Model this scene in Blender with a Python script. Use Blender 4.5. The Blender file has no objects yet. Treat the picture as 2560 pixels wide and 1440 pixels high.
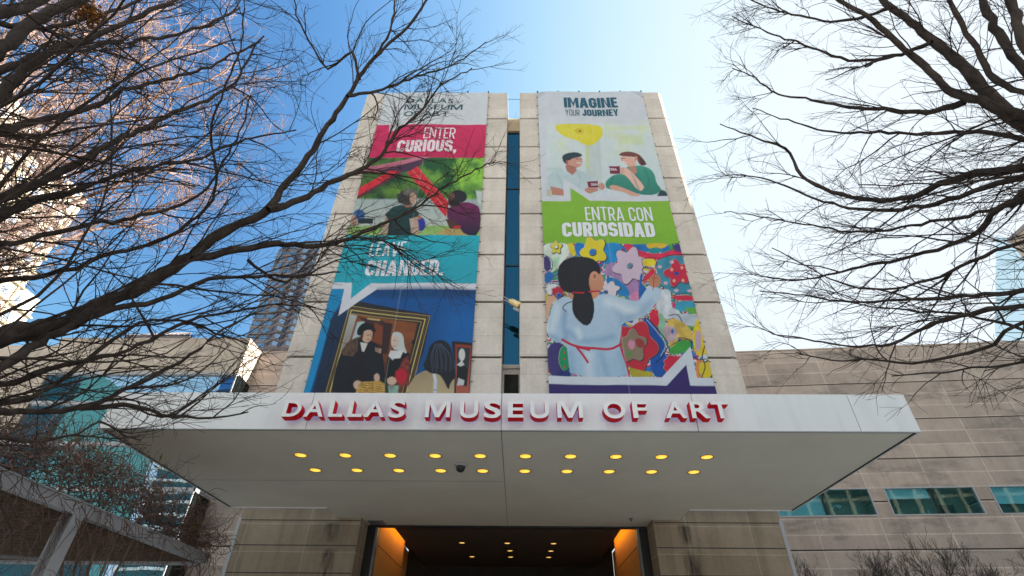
import bpy, math, random
import numpy as np
from mathutils import Vector, Matrix

scene = bpy.context.scene
COL = scene.collection
R = math.radians

# ------------------------------------------------------------------ camera
FPX = 1296.6                                   # focal length in pixels of the 2560 px wide photograph
PITCH, YAW, ROLL, EYE = R(37.281), R(-0.916), R(0.593), 1.6
cam = bpy.data.cameras.new("camera")
cam.sensor_width = 36.0
cam.lens = FPX / 2560 * 36.0
cam.clip_start, cam.clip_end = 0.05, 3000
cam_ob = bpy.data.objects.new("camera", cam)
COL.objects.link(cam_ob)
fwd = Vector((math.sin(YAW) * math.cos(PITCH), math.cos(YAW) * math.cos(PITCH), math.sin(PITCH)))
side = Vector((math.cos(YAW), -math.sin(YAW), 0))
up = side.cross(fwd)
side, up = side * math.cos(ROLL) + up * math.sin(ROLL), up * math.cos(ROLL) - side * math.sin(ROLL)
cam_ob.matrix_world = Matrix(((side.x, up.x, -fwd.x, 0), (side.y, up.y, -fwd.y, 0),
                              (side.z, up.z, -fwd.z, EYE), (0, 0, 0, 1)))
scene.camera = cam_ob

# ------------------------------------------------------------------ sky, sun, exposure
SUN_AZ, SUN_EL = R(83), R(30)                  # azimuth from +Y (into the picture) towards +X (right)
world = bpy.data.worlds.new("World")
scene.world = world
world.use_nodes = True
wn, wl = world.node_tree.nodes, world.node_tree.links
wn.clear()
sky = wn.new("ShaderNodeTexSky")
sky.sky_type = 'NISHITA'
sky.sun_disc = False
sky.sun_elevation = SUN_EL
sky.sun_rotation = SUN_AZ
sky.altitude = 150
sky.air_density, sky.dust_density, sky.ozone_density = 1.0, 1.6, 2.5
hs = wn.new("ShaderNodeHueSaturation")
hs.inputs['Saturation'].default_value = 1.22
# clear deep blue ahead, brightened behind the viewer as added fill for the shaded fronts; the glare round the sun rolls off softly
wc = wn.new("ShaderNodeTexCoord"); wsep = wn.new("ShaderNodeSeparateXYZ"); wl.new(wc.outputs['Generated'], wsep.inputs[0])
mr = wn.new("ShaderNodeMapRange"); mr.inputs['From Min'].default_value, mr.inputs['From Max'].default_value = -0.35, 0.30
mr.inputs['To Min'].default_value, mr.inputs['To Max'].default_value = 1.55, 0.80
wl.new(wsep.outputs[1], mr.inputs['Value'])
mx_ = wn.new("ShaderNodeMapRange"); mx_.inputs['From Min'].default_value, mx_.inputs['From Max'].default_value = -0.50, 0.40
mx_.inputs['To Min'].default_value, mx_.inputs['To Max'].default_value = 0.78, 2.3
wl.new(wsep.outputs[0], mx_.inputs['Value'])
wl.new(sky.outputs[0], hs.inputs['Color'])
wsc = wn.new("ShaderNodeSeparateColor"); wcc = wn.new("ShaderNodeCombineColor"); wl.new(hs.outputs[0], wsc.inputs[0])
def wmath(op, a, b):
    m_ = wn.new("ShaderNodeMath"); m_.operation = op
    for i, q in enumerate((a, b)):
        if isinstance(q, (int, float)): m_.inputs[i].default_value = q
        else: wl.new(q, m_.inputs[i])
    return m_.outputs[0]
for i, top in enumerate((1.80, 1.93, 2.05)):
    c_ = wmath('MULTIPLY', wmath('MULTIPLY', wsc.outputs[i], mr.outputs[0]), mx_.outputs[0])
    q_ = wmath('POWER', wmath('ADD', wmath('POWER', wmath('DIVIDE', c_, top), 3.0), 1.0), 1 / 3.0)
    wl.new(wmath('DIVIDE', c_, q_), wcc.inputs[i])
bg = wn.new("ShaderNodeBackground")
bg.inputs['Strength'].default_value = 0.146
wo = wn.new("ShaderNodeOutputWorld")
# pale haze spreading over the sunny side
whz = wn.new("ShaderNodeMapRange"); whz.interpolation_type = 'SMOOTHSTEP'; whz.inputs['From Min'].default_value, whz.inputs['From Max'].default_value = -0.32, 0.55
whz.inputs['To Min'].default_value, whz.inputs['To Max'].default_value = 0.0, 0.72
wl.new(wsep.outputs[0], whz.inputs['Value'])
whm = wn.new("ShaderNodeMix"); whm.data_type = 'RGBA'; wl.new(whz.outputs[0], whm.inputs[0]); wl.new(wcc.outputs[0], whm.inputs[6]); whm.inputs[7].default_value = (1.72, 1.90, 2.05, 1)
wcc = whm
wbw = wn.new("ShaderNodeRGBToBW"); wl.new(whm.outputs[2], wbw.inputs[0])  # unseen rear sky greyed so the added fill stays neutral
wgr = wn.new("ShaderNodeMix"); wgr.data_type = 'RGBA'; wgr.blend_type = 'MULTIPLY'; wgr.inputs[0].default_value = 1.0
wl.new(wbw.outputs[0], wgr.inputs[6]); wgr.inputs[7].default_value = (1.0, 1.0, 1.0, 1)
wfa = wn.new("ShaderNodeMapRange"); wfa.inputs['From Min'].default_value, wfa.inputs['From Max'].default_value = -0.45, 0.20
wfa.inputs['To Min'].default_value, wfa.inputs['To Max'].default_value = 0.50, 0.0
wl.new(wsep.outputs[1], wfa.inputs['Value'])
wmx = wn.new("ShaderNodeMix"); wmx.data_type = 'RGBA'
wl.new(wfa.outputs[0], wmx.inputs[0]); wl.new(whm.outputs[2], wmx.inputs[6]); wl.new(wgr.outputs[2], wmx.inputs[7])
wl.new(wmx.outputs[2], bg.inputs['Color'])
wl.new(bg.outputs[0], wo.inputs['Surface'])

sun = bpy.data.lights.new("sun", 'SUN')
sun.energy = 4.5
sun.angle = R(0.53)
sun.color = (1.0, 0.93, 0.82)
sun_ob = bpy.data.objects.new("sun", sun)
COL.objects.link(sun_ob)
sdir = Vector((math.sin(SUN_AZ) * math.cos(SUN_EL), math.cos(SUN_AZ) * math.cos(SUN_EL), math.sin(SUN_EL)))
sun_ob.location = sdir * 200
sun_ob.rotation_euler = (-sdir).to_track_quat('-Z', 'Y').to_euler()

scene.view_settings.view_transform = 'Standard'
scene.view_settings.look = 'None'
scene.view_settings.exposure = 1.88
scene.view_settings.gamma = 1.0
scene.render.resolution_x, scene.render.resolution_y = 1024, 576
scene.cycles.max_bounces = 7
scene.cycles.diffuse_bounces = 4
scene.cycles.caustics_reflective = False
scene.cycles.caustics_refractive = False

# ------------------------------------------------------------------ helpers: pixels of the photo -> points of the place
def ray(u, v):
    a, b = (u - 1280) / FPX, (v - 720) / FPX
    a, b = a * math.cos(ROLL) + b * math.sin(ROLL), -a * math.sin(ROLL) + b * math.cos(ROLL)
    y = math.cos(PITCH) + b * math.sin(PITCH)
    z = math.sin(PITCH) - b * math.cos(PITCH)
    return Vector((a * math.cos(YAW) + y * math.sin(YAW), -a * math.sin(YAW) + y * math.cos(YAW), z))
def on_y(u, v, Y):
    d = ray(u, v); return d * (Y / d.y) + Vector((0, 0, EYE))
def on_z(u, v, Z):
    d = ray(u, v); return d * ((Z - EYE) / d.z) + Vector((0, 0, EYE))
def at_dist(u, v, D):
    return ray(u, v).normalized() * D + Vector((0, 0, EYE))

# ------------------------------------------------------------------ helpers: materials
def lin(r, g, b):
    f = lambda c: (c / 255 / 12.92) if c <= 10 else ((c / 255 + 0.055) / 1.055) ** 2.4
    return (f(r), f(g), f(b), 1.0)
class NT:
    def __init__(s, name):
        s.m = bpy.data.materials.new(name); s.m.use_nodes = True
        s.n, s.l = s.m.node_tree.nodes, s.m.node_tree.links
        s.b = s.n.get("Principled BSDF"); s.out = s.n.get("Material Output")
    def new(s, t, **k):
        nd = s.n.new("ShaderNode" + t)
        for a, v in k.items(): setattr(nd, a, v)
        return nd
    def link(s, a, b): s.l.new(a, b)
    def coord(s, what='Object'): return s.new('TexCoord').outputs[what]
    def noise(s, vec, scale, detail=4, rough=0.6, dim='3D'):
        nd = s.new('TexNoise', noise_dimensions=dim)
        nd.inputs['Scale'].default_value = scale; nd.inputs['Detail'].default_value = detail
        nd.inputs['Roughness'].default_value = rough
        if vec is not None: s.link(vec, nd.inputs['Vector'])
        return nd.outputs['Fac']
    def ramp(s, fac, stops):
        nd = s.new('ValToRGB'); e = nd.color_ramp.elements
        while len(e) < len(stops): e.new(0.5)
        for i, (p, c) in enumerate(stops):
            e[i].position = p; e[i].color = c if len(c) == 4 else (*c, 1)
        s.link(fac, nd.inputs['Fac']); return nd.outputs['Color']
    def mix(s, a, b, fac, blend='MIX'):
        nd = s.new('Mix', data_type='RGBA', blend_type=blend)
        for sock, v in ((nd.inputs[0], fac), (nd.inputs[6], a), (nd.inputs[7], b)):
            if isinstance(v, (int, float)): sock.default_value = v
            elif isinstance(v, tuple): sock.default_value = v if len(v) == 4 else (*v, 1)
            else: s.link(v, sock)
        return nd.outputs[2]
    def mapping(s, vec, scale=(1, 1, 1), rot=(0, 0, 0), loc=(0, 0, 0)):
        nd = s.new('Mapping'); nd.inputs['Scale'].default_value = scale
        nd.inputs['Rotation'].default_value = rot; nd.inputs['Location'].default_value = loc
        s.link(vec, nd.inputs['Vector']); return nd.outputs[0]
    def bump(s, h, strength=0.2, dist=0.02):
        nd = s.new('Bump'); nd.inputs['Strength'].default_value = strength
        nd.inputs['Distance'].default_value = dist
        s.link(h, nd.inputs['Height']); s.link(nd.outputs[0], s.b.inputs['Normal'])
    def base(s, v):
        if isinstance(v, tuple): s.b.inputs['Base Color'].default_value = v if len(v) == 4 else (*v, 1)
        else: s.link(v, s.b.inputs['Base Color'])
    def set(s, rough=0.6, spec=0.3, metal=0.0):
        s.b.inputs['Roughness'].default_value = rough
        s.b.inputs['Specular IOR Level'].default_value = spec
        s.b.inputs['Metallic'].default_value = metal
        return s.m
M = {}
def plain(name, col, rough=0.6, spec=0.3, metal=0.0, var=0.12, scale=3.0, bump=0.0):
    t = NT(name); v = t.coord()
    f = t.noise(v, scale, 5)
    lo = tuple(c * (1 - var) for c in col[:3]); hi = tuple(min(1, c * (1 + var)) for c in col[:3])
    t.base(t.ramp(f, [(0.3, lo), (0.7, hi)]))
    if bump: t.bump(t.noise(v, scale * 12, 4), bump, 0.01)
    M[name] = t.set(rough, spec, metal); return M[name]
def emit(name, col, strength):
    t = NT(name); t.base((col[0] * .5, col[1] * .5, col[2] * .5))
    t.b.inputs['Emission Color'].default_value = (*col[:3], 1)
    t.b.inputs['Emission Strength'].default_value = strength
    M[name] = t.set(0.4); return M[name]
def stone(name, c1, c2, mort, pw, ph, off=(0, 0), joint=0.012, stain=0.35, patch=0.5):
    """limestone panels on a wall that runs along x (or y): grid joints, panel to panel colour, weather streaks, soot patches"""
    t = NT(name); v = t.coord()
    sep = t.new('SeparateXYZ'); t.link(v, sep.inputs[0])
    add = t.new('Math', operation='ADD'); t.link(sep.outputs[0], add.inputs[0]); t.link(sep.outputs[1], add.inputs[1])
    cmb = t.new('CombineXYZ'); t.link(add.outputs[0], cmb.inputs[0]); t.link(sep.outputs[2], cmb.inputs[1])
    mp = t.mapping(cmb.outputs[0], loc=(off[0], off[1], 0))
    br = t.new('TexBrick'); br.offset = 0.0; br.squash = 1.0
    t.link(mp, br.inputs['Vector'])
    br.inputs['Color1'].default_value = c1; br.inputs['Color2'].default_value = c2
    br.inputs['Mortar'].default_value = mort
    br.inputs['Scale'].default_value = 1.0; br.inputs['Mortar Size'].default_value = joint
    br.inputs['Mortar Smooth'].default_value = 0.6; br.inputs['Bias'].default_value = 0.0
    br.inputs['Brick Width'].default_value = pw; br.inputs['Row Height'].default_value = ph
    cloud = t.noise(v, 0.7, 6, 0.65)
    fine = t.noise(v, 9.0, 5, 0.7)
    streak = t.noise(t.mapping(v, scale=(3.2, 3.2, 0.22)), 1.0, 5, 0.6)
    c = t.mix(br.outputs['Color'], t.ramp(cloud, [(0.3, (0.80, 0.79, 0.77)), (0.7, (1.1, 1.1, 1.1))]), 0.9, 'MULTIPLY')
    c = t.mix(c, t.ramp(fine, [(0.25, (0.86, 0.85, 0.84)), (0.75, (1.08, 1.08, 1.08))]), 0.8, 'MULTIPLY')
    c = t.mix(c, t.ramp(streak, [(0.36, (0.45, 0.43, 0.41)), (0.56, (1, 1, 1))]), stain, 'MULTIPLY')
    # soot that sticks to whole panels, veined
    if patch:
        wv = t.noise(t.mapping(v, scale=(0.35, 0.35, 1.1)), 1.0, 2, 0.5)
        vein = t.noise(t.mapping(v, scale=(1.2, 1.2, 3.0), rot=(0, R(30), 0)), 1.6, 7, 0.75)
        pm = t.new('Math', operation='MULTIPLY')
        t.link(t.ramp(wv, [(0.52, (0, 0, 0)), (0.6, (1, 1, 1))]), pm.inputs[0]); t.link(t.ramp(vein, [(0.35, (0, 0, 0)), (0.6, (1, 1, 1))]), pm.inputs[1])
        fm = t.new('Math', operation='MULTIPLY'); t.link(pm.outputs[0], fm.inputs[0]); fm.inputs[1].default_value = patch
        c = t.mix(c, (0.12, 0.115, 0.11), fm.outputs[0])
    t.base(c)
    t.bump(t.mix(fine, br.outputs['Fac'], 0.5), 0.15, 0.01)
    M[name] = t.set(0.75, 0.25); return M[name]
def mirror_glass(name, tint, dark, refl=0.6, wave=0.02, scale=0.6, rough=0.01):
    """coated facade glass: mostly a tinted mirror, panes slightly wavy"""
    t = NT(name); v = t.coord()
    gl = t.new('BsdfGlossy'); gl.inputs['Color'].default_value = (*tint, 1); gl.inputs['Roughness'].default_value = rough
    df = t.new('BsdfDiffuse'); df.inputs['Color'].default_value = (*dark, 1)
    bp = t.new('Bump'); bp.inputs['Strength'].default_value = 1.0; bp.inputs['Distance'].default_value = wave
    t.link(t.noise(v, scale, 2, 0.4), bp.inputs['Height']); t.link(bp.outputs[0], gl.inputs['Normal'])
    lw = t.new('LayerWeight'); lw.inputs['Blend'].default_value = 0.35
    mx = t.new('Math', operation='MAXIMUM'); t.link(lw.outputs['Fresnel'], mx.inputs[0]); mx.inputs[1].default_value = refl
    ms = t.new('MixShader'); t.link(mx.outputs[0], ms.inputs[0]); t.link(df.outputs[0], ms.inputs[1]); t.link(gl.outputs[0], ms.inputs[2])
    t.link(ms.outputs[0], t.out.inputs['Surface'])
    M[name] = t.m; return t.m
def clear_glass(name, tint, refl=0.3, wave=0.004):
    t = NT(name); v = t.coord()
    gl = t.new('BsdfGlossy'); gl.inputs['Color'].default_value = (0.8, 0.95, 1, 1); gl.inputs['Roughness'].default_value = 0.02
    bp = t.new('Bump'); bp.inputs['Distance'].default_value = wave; bp.inputs['Strength'].default_value = 1
    t.link(t.noise(v, 1.2, 2, 0.4), bp.inputs['Height']); t.link(bp.outputs[0], gl.inputs['Normal'])
    tr = t.new('BsdfTransparent'); tr.inputs['Color'].default_value = (*tint, 1)
    ms = t.new('MixShader'); ms.inputs[0].default_value = refl
    t.link(tr.outputs[0], ms.inputs[1]); t.link(gl.outputs[0], ms.inputs[2]); t.link(ms.outputs[0], t.out.inputs['Surface'])
    M[name] = t.m; return t.m

# ------------------------------------------------------------------ helpers: meshes and the object tree
class MB:
    """collects shapes and links them as one mesh object"""
    def __init__(s): s.v, s.f, s.mi, s.cur = [], [], [], 0
    def add(s, vs, fs):
        o = len(s.v); s.v += [tuple(p) for p in vs]
        for f in fs: s.f.append(tuple(i + o for i in f)); s.mi.append(s.cur)
        return s
    def box(s, x0, x1, y0, y1, z0, z1):
        vs = [(x, y, z) for z in (z0, z1) for y in (y0, y1) for x in (x0, x1)]
        return s.add(vs, [(0, 2, 3, 1), (4, 5, 7, 6), (0, 1, 5, 4), (2, 6, 7, 3), (0, 4, 6, 2), (1, 3, 7, 5)])
    def prism(s, poly, z0, z1):
        n = len(poly)
        vs = [(x, y, z0) for x, y in poly] + [(x, y, z1) for x, y in poly]
        fs = [tuple(range(n))[::-1], tuple(range(n, 2 * n))] + [(i, (i + 1) % n, n + (i + 1) % n, n + i) for i in range(n)]
        return s.add(vs, fs)
    def prism_y(s, poly, y0, y1):
        """outline in x,z, thickness along y"""
        n = len(poly)
        vs = [(x, y0, z) for x, z in poly] + [(x, y1, z) for x, z in poly]
        fs = [tuple(range(n)), tuple(range(n, 2 * n))[::-1]] + [(i, n + i, n + (i + 1) % n, (i + 1) % n) for i in range(n)]
        return s.add(vs, fs)
    def tube(s, pts, rads, k=6, cap=True):
        pts = [Vector(p) for p in pts]; vs, fs = [], []
        ref = Vector((0.13, 0.29, 0.95)).normalized(); n = len(pts)
        for i, p in enumerate(pts):
            t = (pts[min(i + 1, n - 1)] - pts[max(i - 1, 0)]).normalized()
            a = t.cross(ref)
            a = a.normalized() if a.length > 1e-4 else t.orthogonal().normalized()
            b = t.cross(a); r = rads[i] if hasattr(rads, '__len__') else rads
            for j in range(k):
                an = 2 * math.pi * j / k
                vs.append(p + a * (r * math.cos(an)) + b * (r * math.sin(an)))
        for i in range(n - 1):
            for j in range(k):
                fs.append((i * k + j, i * k + (j + 1) % k, (i + 1) * k + (j + 1) % k, (i + 1) * k + j))
        if cap: fs += [tuple(range(k))[::-1], tuple(range((n - 1) * k, n * k))]
        return s.add(vs, fs)
    def disc(s, c, r, nz=-1, k=24, r2=None, z2=None):
        vs = [(c[0] + r * math.cos(2 * math.pi * j / k), c[1] + r * math.sin(2 * math.pi * j / k), c[2]) for j in range(k)]
        return s.add(vs, [tuple(range(k)) if nz > 0 else tuple(range(k))[::-1]])
    def lathe(s, c, prof, k=24):
        """profile of (radius, z) revolved about the vertical through c"""
        vs, fs = [], []
        for r, z in prof:
            vs += [(c[0] + r * math.cos(2 * math.pi * j / k), c[1] + r * math.sin(2 * math.pi * j / k), c[2] + z) for j in range(k)]
        for i in range(len(prof) - 1):
            for j in range(k):
                fs.append((i * k + j, i * k + (j + 1) % k, (i + 1) * k + (j + 1) % k, (i + 1) * k + j))
        return s.add(vs, fs)
    def xf(s, m, start=0):
        s.v = s.v[:start] + [tuple(m @ Vector(p)) for p in s.v[start:]]; return s
    def build(s, name, mat, parent=None, smooth=False, bevel=0.0):
        me = bpy.data.meshes.new(name); me.from_pydata(s.v, [], s.f); me.update()
        for m in (mat if isinstance(mat, (list, tuple)) else [mat]): me.materials.append(m)
        if any(s.mi): me.polygons.foreach_set('material_index', s.mi)
        if smooth: me.polygons.foreach_set('use_smooth', [True] * len(me.polygons))
        o = bpy.data.objects.new(name, me); COL.objects.link(o)
        if bevel:
            md = o.modifiers.new('bevel', 'BEVEL'); md.width = bevel; md.segments = 2; md.limit_method = 'ANGLE'
        if parent: hang(o, parent)
        return o
def hang(o, parent):
    o.parent = parent
    w = Matrix.Identity(4); p = parent
    while p: w = p.matrix_parent_inverse @ Matrix.LocRotScale(p.location, p.rotation_euler, p.scale) @ w; p = p.parent
    o.matrix_parent_inverse = w.inverted()
    return o
def tag(o, label=None, cat=None, group=None, kind=None):
    for k, v in (('label', label), ('category', cat), ('group', group), ('kind', kind)):
        if v: o[k] = v
    return o
def empty(name, loc, label, cat, group=None):
    o = bpy.data.objects.new(name, None); o.location = loc; o.empty_display_size = 0.3
    COL.objects.link(o); return tag(o, label, cat, group)
def copy_tree(o, parent=None):
    c = o.copy(); COL.objects.link(c)
    if parent: c.parent = parent
    for ch in [x for x in bpy.data.objects if x.parent == o]: copy_tree(ch, c)
    return c
# ------------------------------------------------------------------ materials of the setting
stone('limestone', lin(213, 204, 196), lin(204, 195, 187), lin(178, 170, 162), 40.0, 0.743, off=(20, 0.01), joint=0.010, stain=0.13, patch=0.0)
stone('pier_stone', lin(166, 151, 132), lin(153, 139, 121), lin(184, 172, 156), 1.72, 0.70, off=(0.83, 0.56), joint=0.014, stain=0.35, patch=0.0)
stone('wing_stone', lin(186, 171, 161), lin(165, 152, 144), lin(200, 186, 176), 3.0, 0.71, off=(1.7, -0.21), joint=0.04, stain=0.18, patch=0.5)
plain('groove', lin(84, 76, 58), 0.9, 0.1, var=0.2)
plain('cap_stone', lin(214, 196, 164), 0.7, 0.2, var=0.1, scale=1.2)
t = NT('white_panel'); v = t.coord()
f_ = t.noise(t.mapping(v, scale=(5, 5, .5)), 1.0, 5, 0.65)
t.base(t.mix(t.ramp(f_, [(0.30, lin(228, 231, 235)), (0.55, lin(235, 238, 242))]), t.ramp(t.noise(v, .8, 4), [(.3, (.96, .96, .96)), (.7, (1, 1, 1))]), 1.0, 'MULTIPLY'))
M['white_panel'] = t.set(0.38, 0.4)
plain('soffit', lin(222, 216, 203), 0.75, 0.2, var=0.05, scale=0.9)
plain('joint', lin(70, 70, 68), 0.8, 0.2)
plain('white_steel', lin(166, 167, 172), 0.4, 0.4, var=0.06, scale=2.5)
plain('dark_metal', lin(26, 26, 28), 0.4, 0.5, var=0.2)
plain('grey_metal', lin(120, 122, 124), 0.35, 0.5, var=0.1)
plain('soot', lin(46, 46, 44), 0.9, 0.1, var=0.55, scale=2.2)
plain('white_blind', lin(232, 234, 236), 0.8, 0.2, var=0.03)
plain('room_dark', lin(60, 58, 56), 0.9, 0.1)
plain('wood_slat', lin(96, 78, 60), 0.8, 0.2, var=0.3, scale=6)
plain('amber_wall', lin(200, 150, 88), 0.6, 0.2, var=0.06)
plain('ceiling_board', lin(92, 80, 70), 0.7, 0.2, var=0.05)
plain('paving', lin(200, 195, 188), 0.85, 0.2, var=0.12, scale=0.6, bump=0.15)
plain('white_concrete', lin(206, 202, 192), 0.7, 0.2, var=0.05, scale=0.15)
plain('beige_band', lin(168, 152, 126), 0.7, 0.2, var=0.05)
plain('spandrel', lin(134, 126, 126), 0.7, 0.2, var=0.06)
plain('pink_granite', lin(104, 95, 98), 0.6, 0.3, var=0.12, scale=0.5)
plain('brown_stone', lin(176, 160, 146), 0.75, 0.2, var=0.15, scale=0.3)
plain('steel_dark', lin(60, 64, 72), 0.5, 0.4)
mirror_glass('blue_slot', (0.030, 0.13, 0.23), (0.003, 0.02, 0.045), 0.62, 0.004, 0.5)
mirror_glass('facade_glass', (0.55, 0.76, 0.98), (0.01, 0.03, 0.035), 0.72, 0.006, 0.5)
mirror_glass('dark_glass', (0.5, 0.55, 0.56), (0.008, 0.012, 0.012), 0.10, 0.004, 0.5)
mirror_glass('tower_window', (0.42, 0.62, 0.85), (0.02, 0.05, 0.10), 0.45, 0.02, 0.3)
mirror_glass('pale_window', (0.7, 0.8, 0.95), (0.28, 0.36, 0.50), 0.3, 0.01, 0.3)
mirror_glass('prism_glass', (0.60, 0.80, 0.90), (0.045, 0.22, 0.38), 0.10, 0.02, 0.1)
mirror_glass('teal_glass', (0.25, 0.40, 0.42), (0.03, 0.085, 0.075), 0.2, 0.05, 0.1)
clear_glass('window_glass', (0.62, 0.86, 0.90), 0.13, 0.0012)
emit('lamp_amber', (1.0, 0.50, 0.035), 0.36)
emit('lamp_core', (1.0, 0.60, 0.10), 0.40)
emit('lamp_small', (1.0, 0.55, 0.20), 0.32)
emit('cove_strip', (1.0, 0.42, 0.03), 3.0)

# ------------------------------------------------------------------ ground
g = MB().box(-700, 700, -700, 900, -0.5, 0.0).build('plaza', M['paving']); tag(g, kind='structure')

# ------------------------------------------------------------------ museum tower with canopy and entrance
T, F_, RR, HZ = 15.24, 8.87, 14.17, 5.2       # tower face, canopy front, canopy back, soffit height
TX0, TX1, TZ = -7.714, 7.164, 25.88
SL0, SL1 = -0.565, 0.052
TB = 21.5                                      # back of the tower
GR = [23.66, 21.47, 19.28, 17.08, 14.84, 12.57, 10.29, 8.05]
mus = empty('museum_tower', (0, T, 0), 'tall pale limestone museum entrance tower with two banner piers and a blue glass slot', 'museum')
def pier(x0, x1, outer):
    mb = MB()
    zs = [6.2] + sorted(GR) + [TZ]
    gap = 0.045
    for i in range(len(zs) - 1):
        a = zs[i] + (gap if i else 0); b = zs[i + 1] - (gap if i < len(zs) - 2 else 0)
        c = 0.16
        if outer > 0:   # chamfered outer corner
            mb.prism([(x0, T), (x1, T), (x1 + c, T + c * .5), (x1 + c, TB), (x0, TB)], a, b)
        else:
            mb.prism([(x0 - c, T + c * .5), (x0, T), (x1, T), (x1, TB), (x0 - c, TB)], a, b)
    p = mb.build('pier', M['limestone'], mus)
    rb = MB()
    for z in GR: rb.box(x0 + 0.05, x1 - 0.05, T + 0.07, TB - 0.1, z - gap - 0.02, z + gap + 0.02)
    rb.build('groove', M['groove'], p)
    return p
pier(TX0, SL0, -1); pier(SL1, TX1, 1)
# the part of each pier under the canopy, with thin panel joints, and the entrance reveal
PL, PR = -4.35, 3.69
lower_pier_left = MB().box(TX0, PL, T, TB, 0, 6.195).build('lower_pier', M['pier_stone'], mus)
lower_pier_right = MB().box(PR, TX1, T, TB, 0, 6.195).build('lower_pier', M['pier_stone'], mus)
for pp, x0, x1 in ((lower_pier_left, TX0, PL), (lower_pier_right, PR, TX1)):
    jb = MB()
    for z in (5.13, 4.50, 3.84, 3.14): jb.box(x0 + .01, x1 - .01, T - .003, T + .05, z - .012, z + .012)
    jb.build('joint_line', M['joint'], pp)
    ex = x0 if x0 == TX0 else x1
    MB().box(ex - .05, ex + .05, T - .012, T + .1, 0, 5.19).build('edge_trim', M['white_steel'], pp)
MB().box(PL + .002, PR - .002, T + .002, T + .8, 5.62, 6.195).build('lintel_block', M['limestone'], mus)
# drips of soot below the ends of the canopy throat
t = NT('soot_wash'); v = t.coord(); gen = t.coord('Generated')
sp_ = t.new('SeparateXYZ'); t.link(gen, sp_.inputs[0])
def fade(sock, stops): return t.ramp(sock, [(p, (q, q, q)) for p, q in stops])
m1 = t.mix(fade(sp_.outputs[0], [(0, 0), (.45, 1), (.6, 1), (1, 0)]), fade(sp_.outputs[2], [(0, 0), (.35, .8), (.85, 1), (1, 0)]), 1.0, 'MULTIPLY')
m2 = t.mix(m1, t.ramp(t.noise(t.mapping(v, scale=(6, 6, 1.0)), 1.6, 6, 0.7), [(0.34, (0, 0, 0)), (0.72, (.6, .6, .6))]), 1.0, 'MULTIPLY')
tr = t.new('BsdfTransparent'); ms = t.new('MixShader'); t.link(m2, ms.inputs[0])
t.base((0.05, 0.045, 0.04)); t.link(tr.outputs[0], ms.inputs[1]); t.link(t.b.outputs[0], ms.inputs[2]); t.link(ms.outputs[0], t.out.inputs['Surface'])
M['soot_wash'] = t.set(0.9)
for pp, x, z0_, z1_, w_ in ((lower_pier_left, -5.12, 4.52, 5.1, .24), (lower_pier_left, -5.06, 3.3, 4.46, .22), (lower_pier_right, 4.50, 4.52, 5.1, .22), (lower_pier_right, 4.56, 2.4, 4.46, .26)):
    MB().box(x - w_, x + w_, T - .006, T - .0035, z0_, z1_).build('stain', M['soot_wash'], pp)

# slot between the piers: blue glass in three lights, stone below, rounded vault end above
GY = 16.2
sw = MB().box(SL0 + .02, SL1 - .02, GY, GY + .05, 10.48, 23.85).build('slot_window', M['blue_slot'], mus)
for z in (19.64, 15.06): MB().box(SL0 + .02, SL1 - .02, GY - .03, GY - .002, z - .03, z + .03).build('transom', M['steel_dark'], sw)
for x in (SL0 + .02, SL1 - .05): MB().box(x, x + .03, GY - .04, GY - .001, 10.5, 23.83).build('jamb', M['steel_dark'], sw)
MB().box(SL0, SL1, GY - .12, GY + .2, 23.86, 24.0).build('lintel', M['cap_stone'], mus)
MB().box(SL0, SL1, GY - .12, GY + .2, 10.33, 10.47).build('slot_sill', M['limestone'], mus)
sp = MB().box(SL0, SL1, GY - .05, GY + .2, 6.2, 10.32).build('slot_panel', M['limestone'], mus)
MB().box(SL0 + .07, SL1 - .05, GY - .056, GY - .051, 6.3, 10.12).build('stain', M['soot'], sp)
vb = MB(); n = 14
prof = [(GY - .08 + 1.3 * (1 - math.cos(a)), 24.01 + 2.35 * math.sin(a)) for a in [math.pi / 2 * i / n for i in range(n + 1)]]
prof = [(GY - .05, 24.01)] + [(GY - .05 + .9 * (i / n) ** 2, 24.05 + 2.2 * i / n) for i in range(1, n + 1)] + [(TB - 1, 26.2), (TB - 1, 24.01)]
vs = [(SL0, y, z) for y, z in prof] + [(SL1, y, z) for y, z in prof]; k = len(prof)
vb.add(vs, [tuple(range(k))[::-1], tuple(range(k, 2 * k))] + [(i, (i + 1) % k, k + (i + 1) % k, k + i) for i in range(k)])
vb.build('vault_end', M['cap_stone'], mus)
MB().tube([(SL0, T + .3, 25.8), (SL1, T + .3, 25.78)], .012, 6).build('wire', M['dark_metal'], mus)

# canopy: white fascia on a plaster soffit slab, a throat running back to the wall
CX0, CX1, FZ = -7.562, 7.092, 5.887
NL, NR = -5.0, 4.42
can = MB()
can.prism([(CX0 + .03, F_ + .06), (CX1 - .03, F_ + .06), (CX1 - .03, RR), (NR, RR), (NR, T - .002), (NL, T - .002), (NL, RR), (CX0 + .03, RR)], HZ, FZ - .03)
canopy = can.build('canopy', M['soffit'], mus)
fa = MB()
cuts = [CX0, -3.81, -0.31, 3.19, 6.05, CX1]
for a, b in zip(cuts[:-1], cuts[1:]):
    fa.box(a + (.007 if a != CX0 else 0), b - (.007 if b != CX1 else 0), F_, F_ + .055, HZ - .02, FZ)
for x0, x1 in ((CX0, CX0 + .025), (CX1 - .025, CX1)): fa.box(x0, x1, F_ + .057, RR, HZ - .02, FZ)
fa.box(CX0, NL, RR + .003, RR + .03, HZ - .02, FZ); fa.box(NR, CX1, RR + .003, RR + .03, HZ - .02, FZ)
fa.box(CX0, CX1, F_ + .057, RR, FZ - .028, FZ - .004)
fa.build('fascia', M['white_panel'], canopy)
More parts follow.
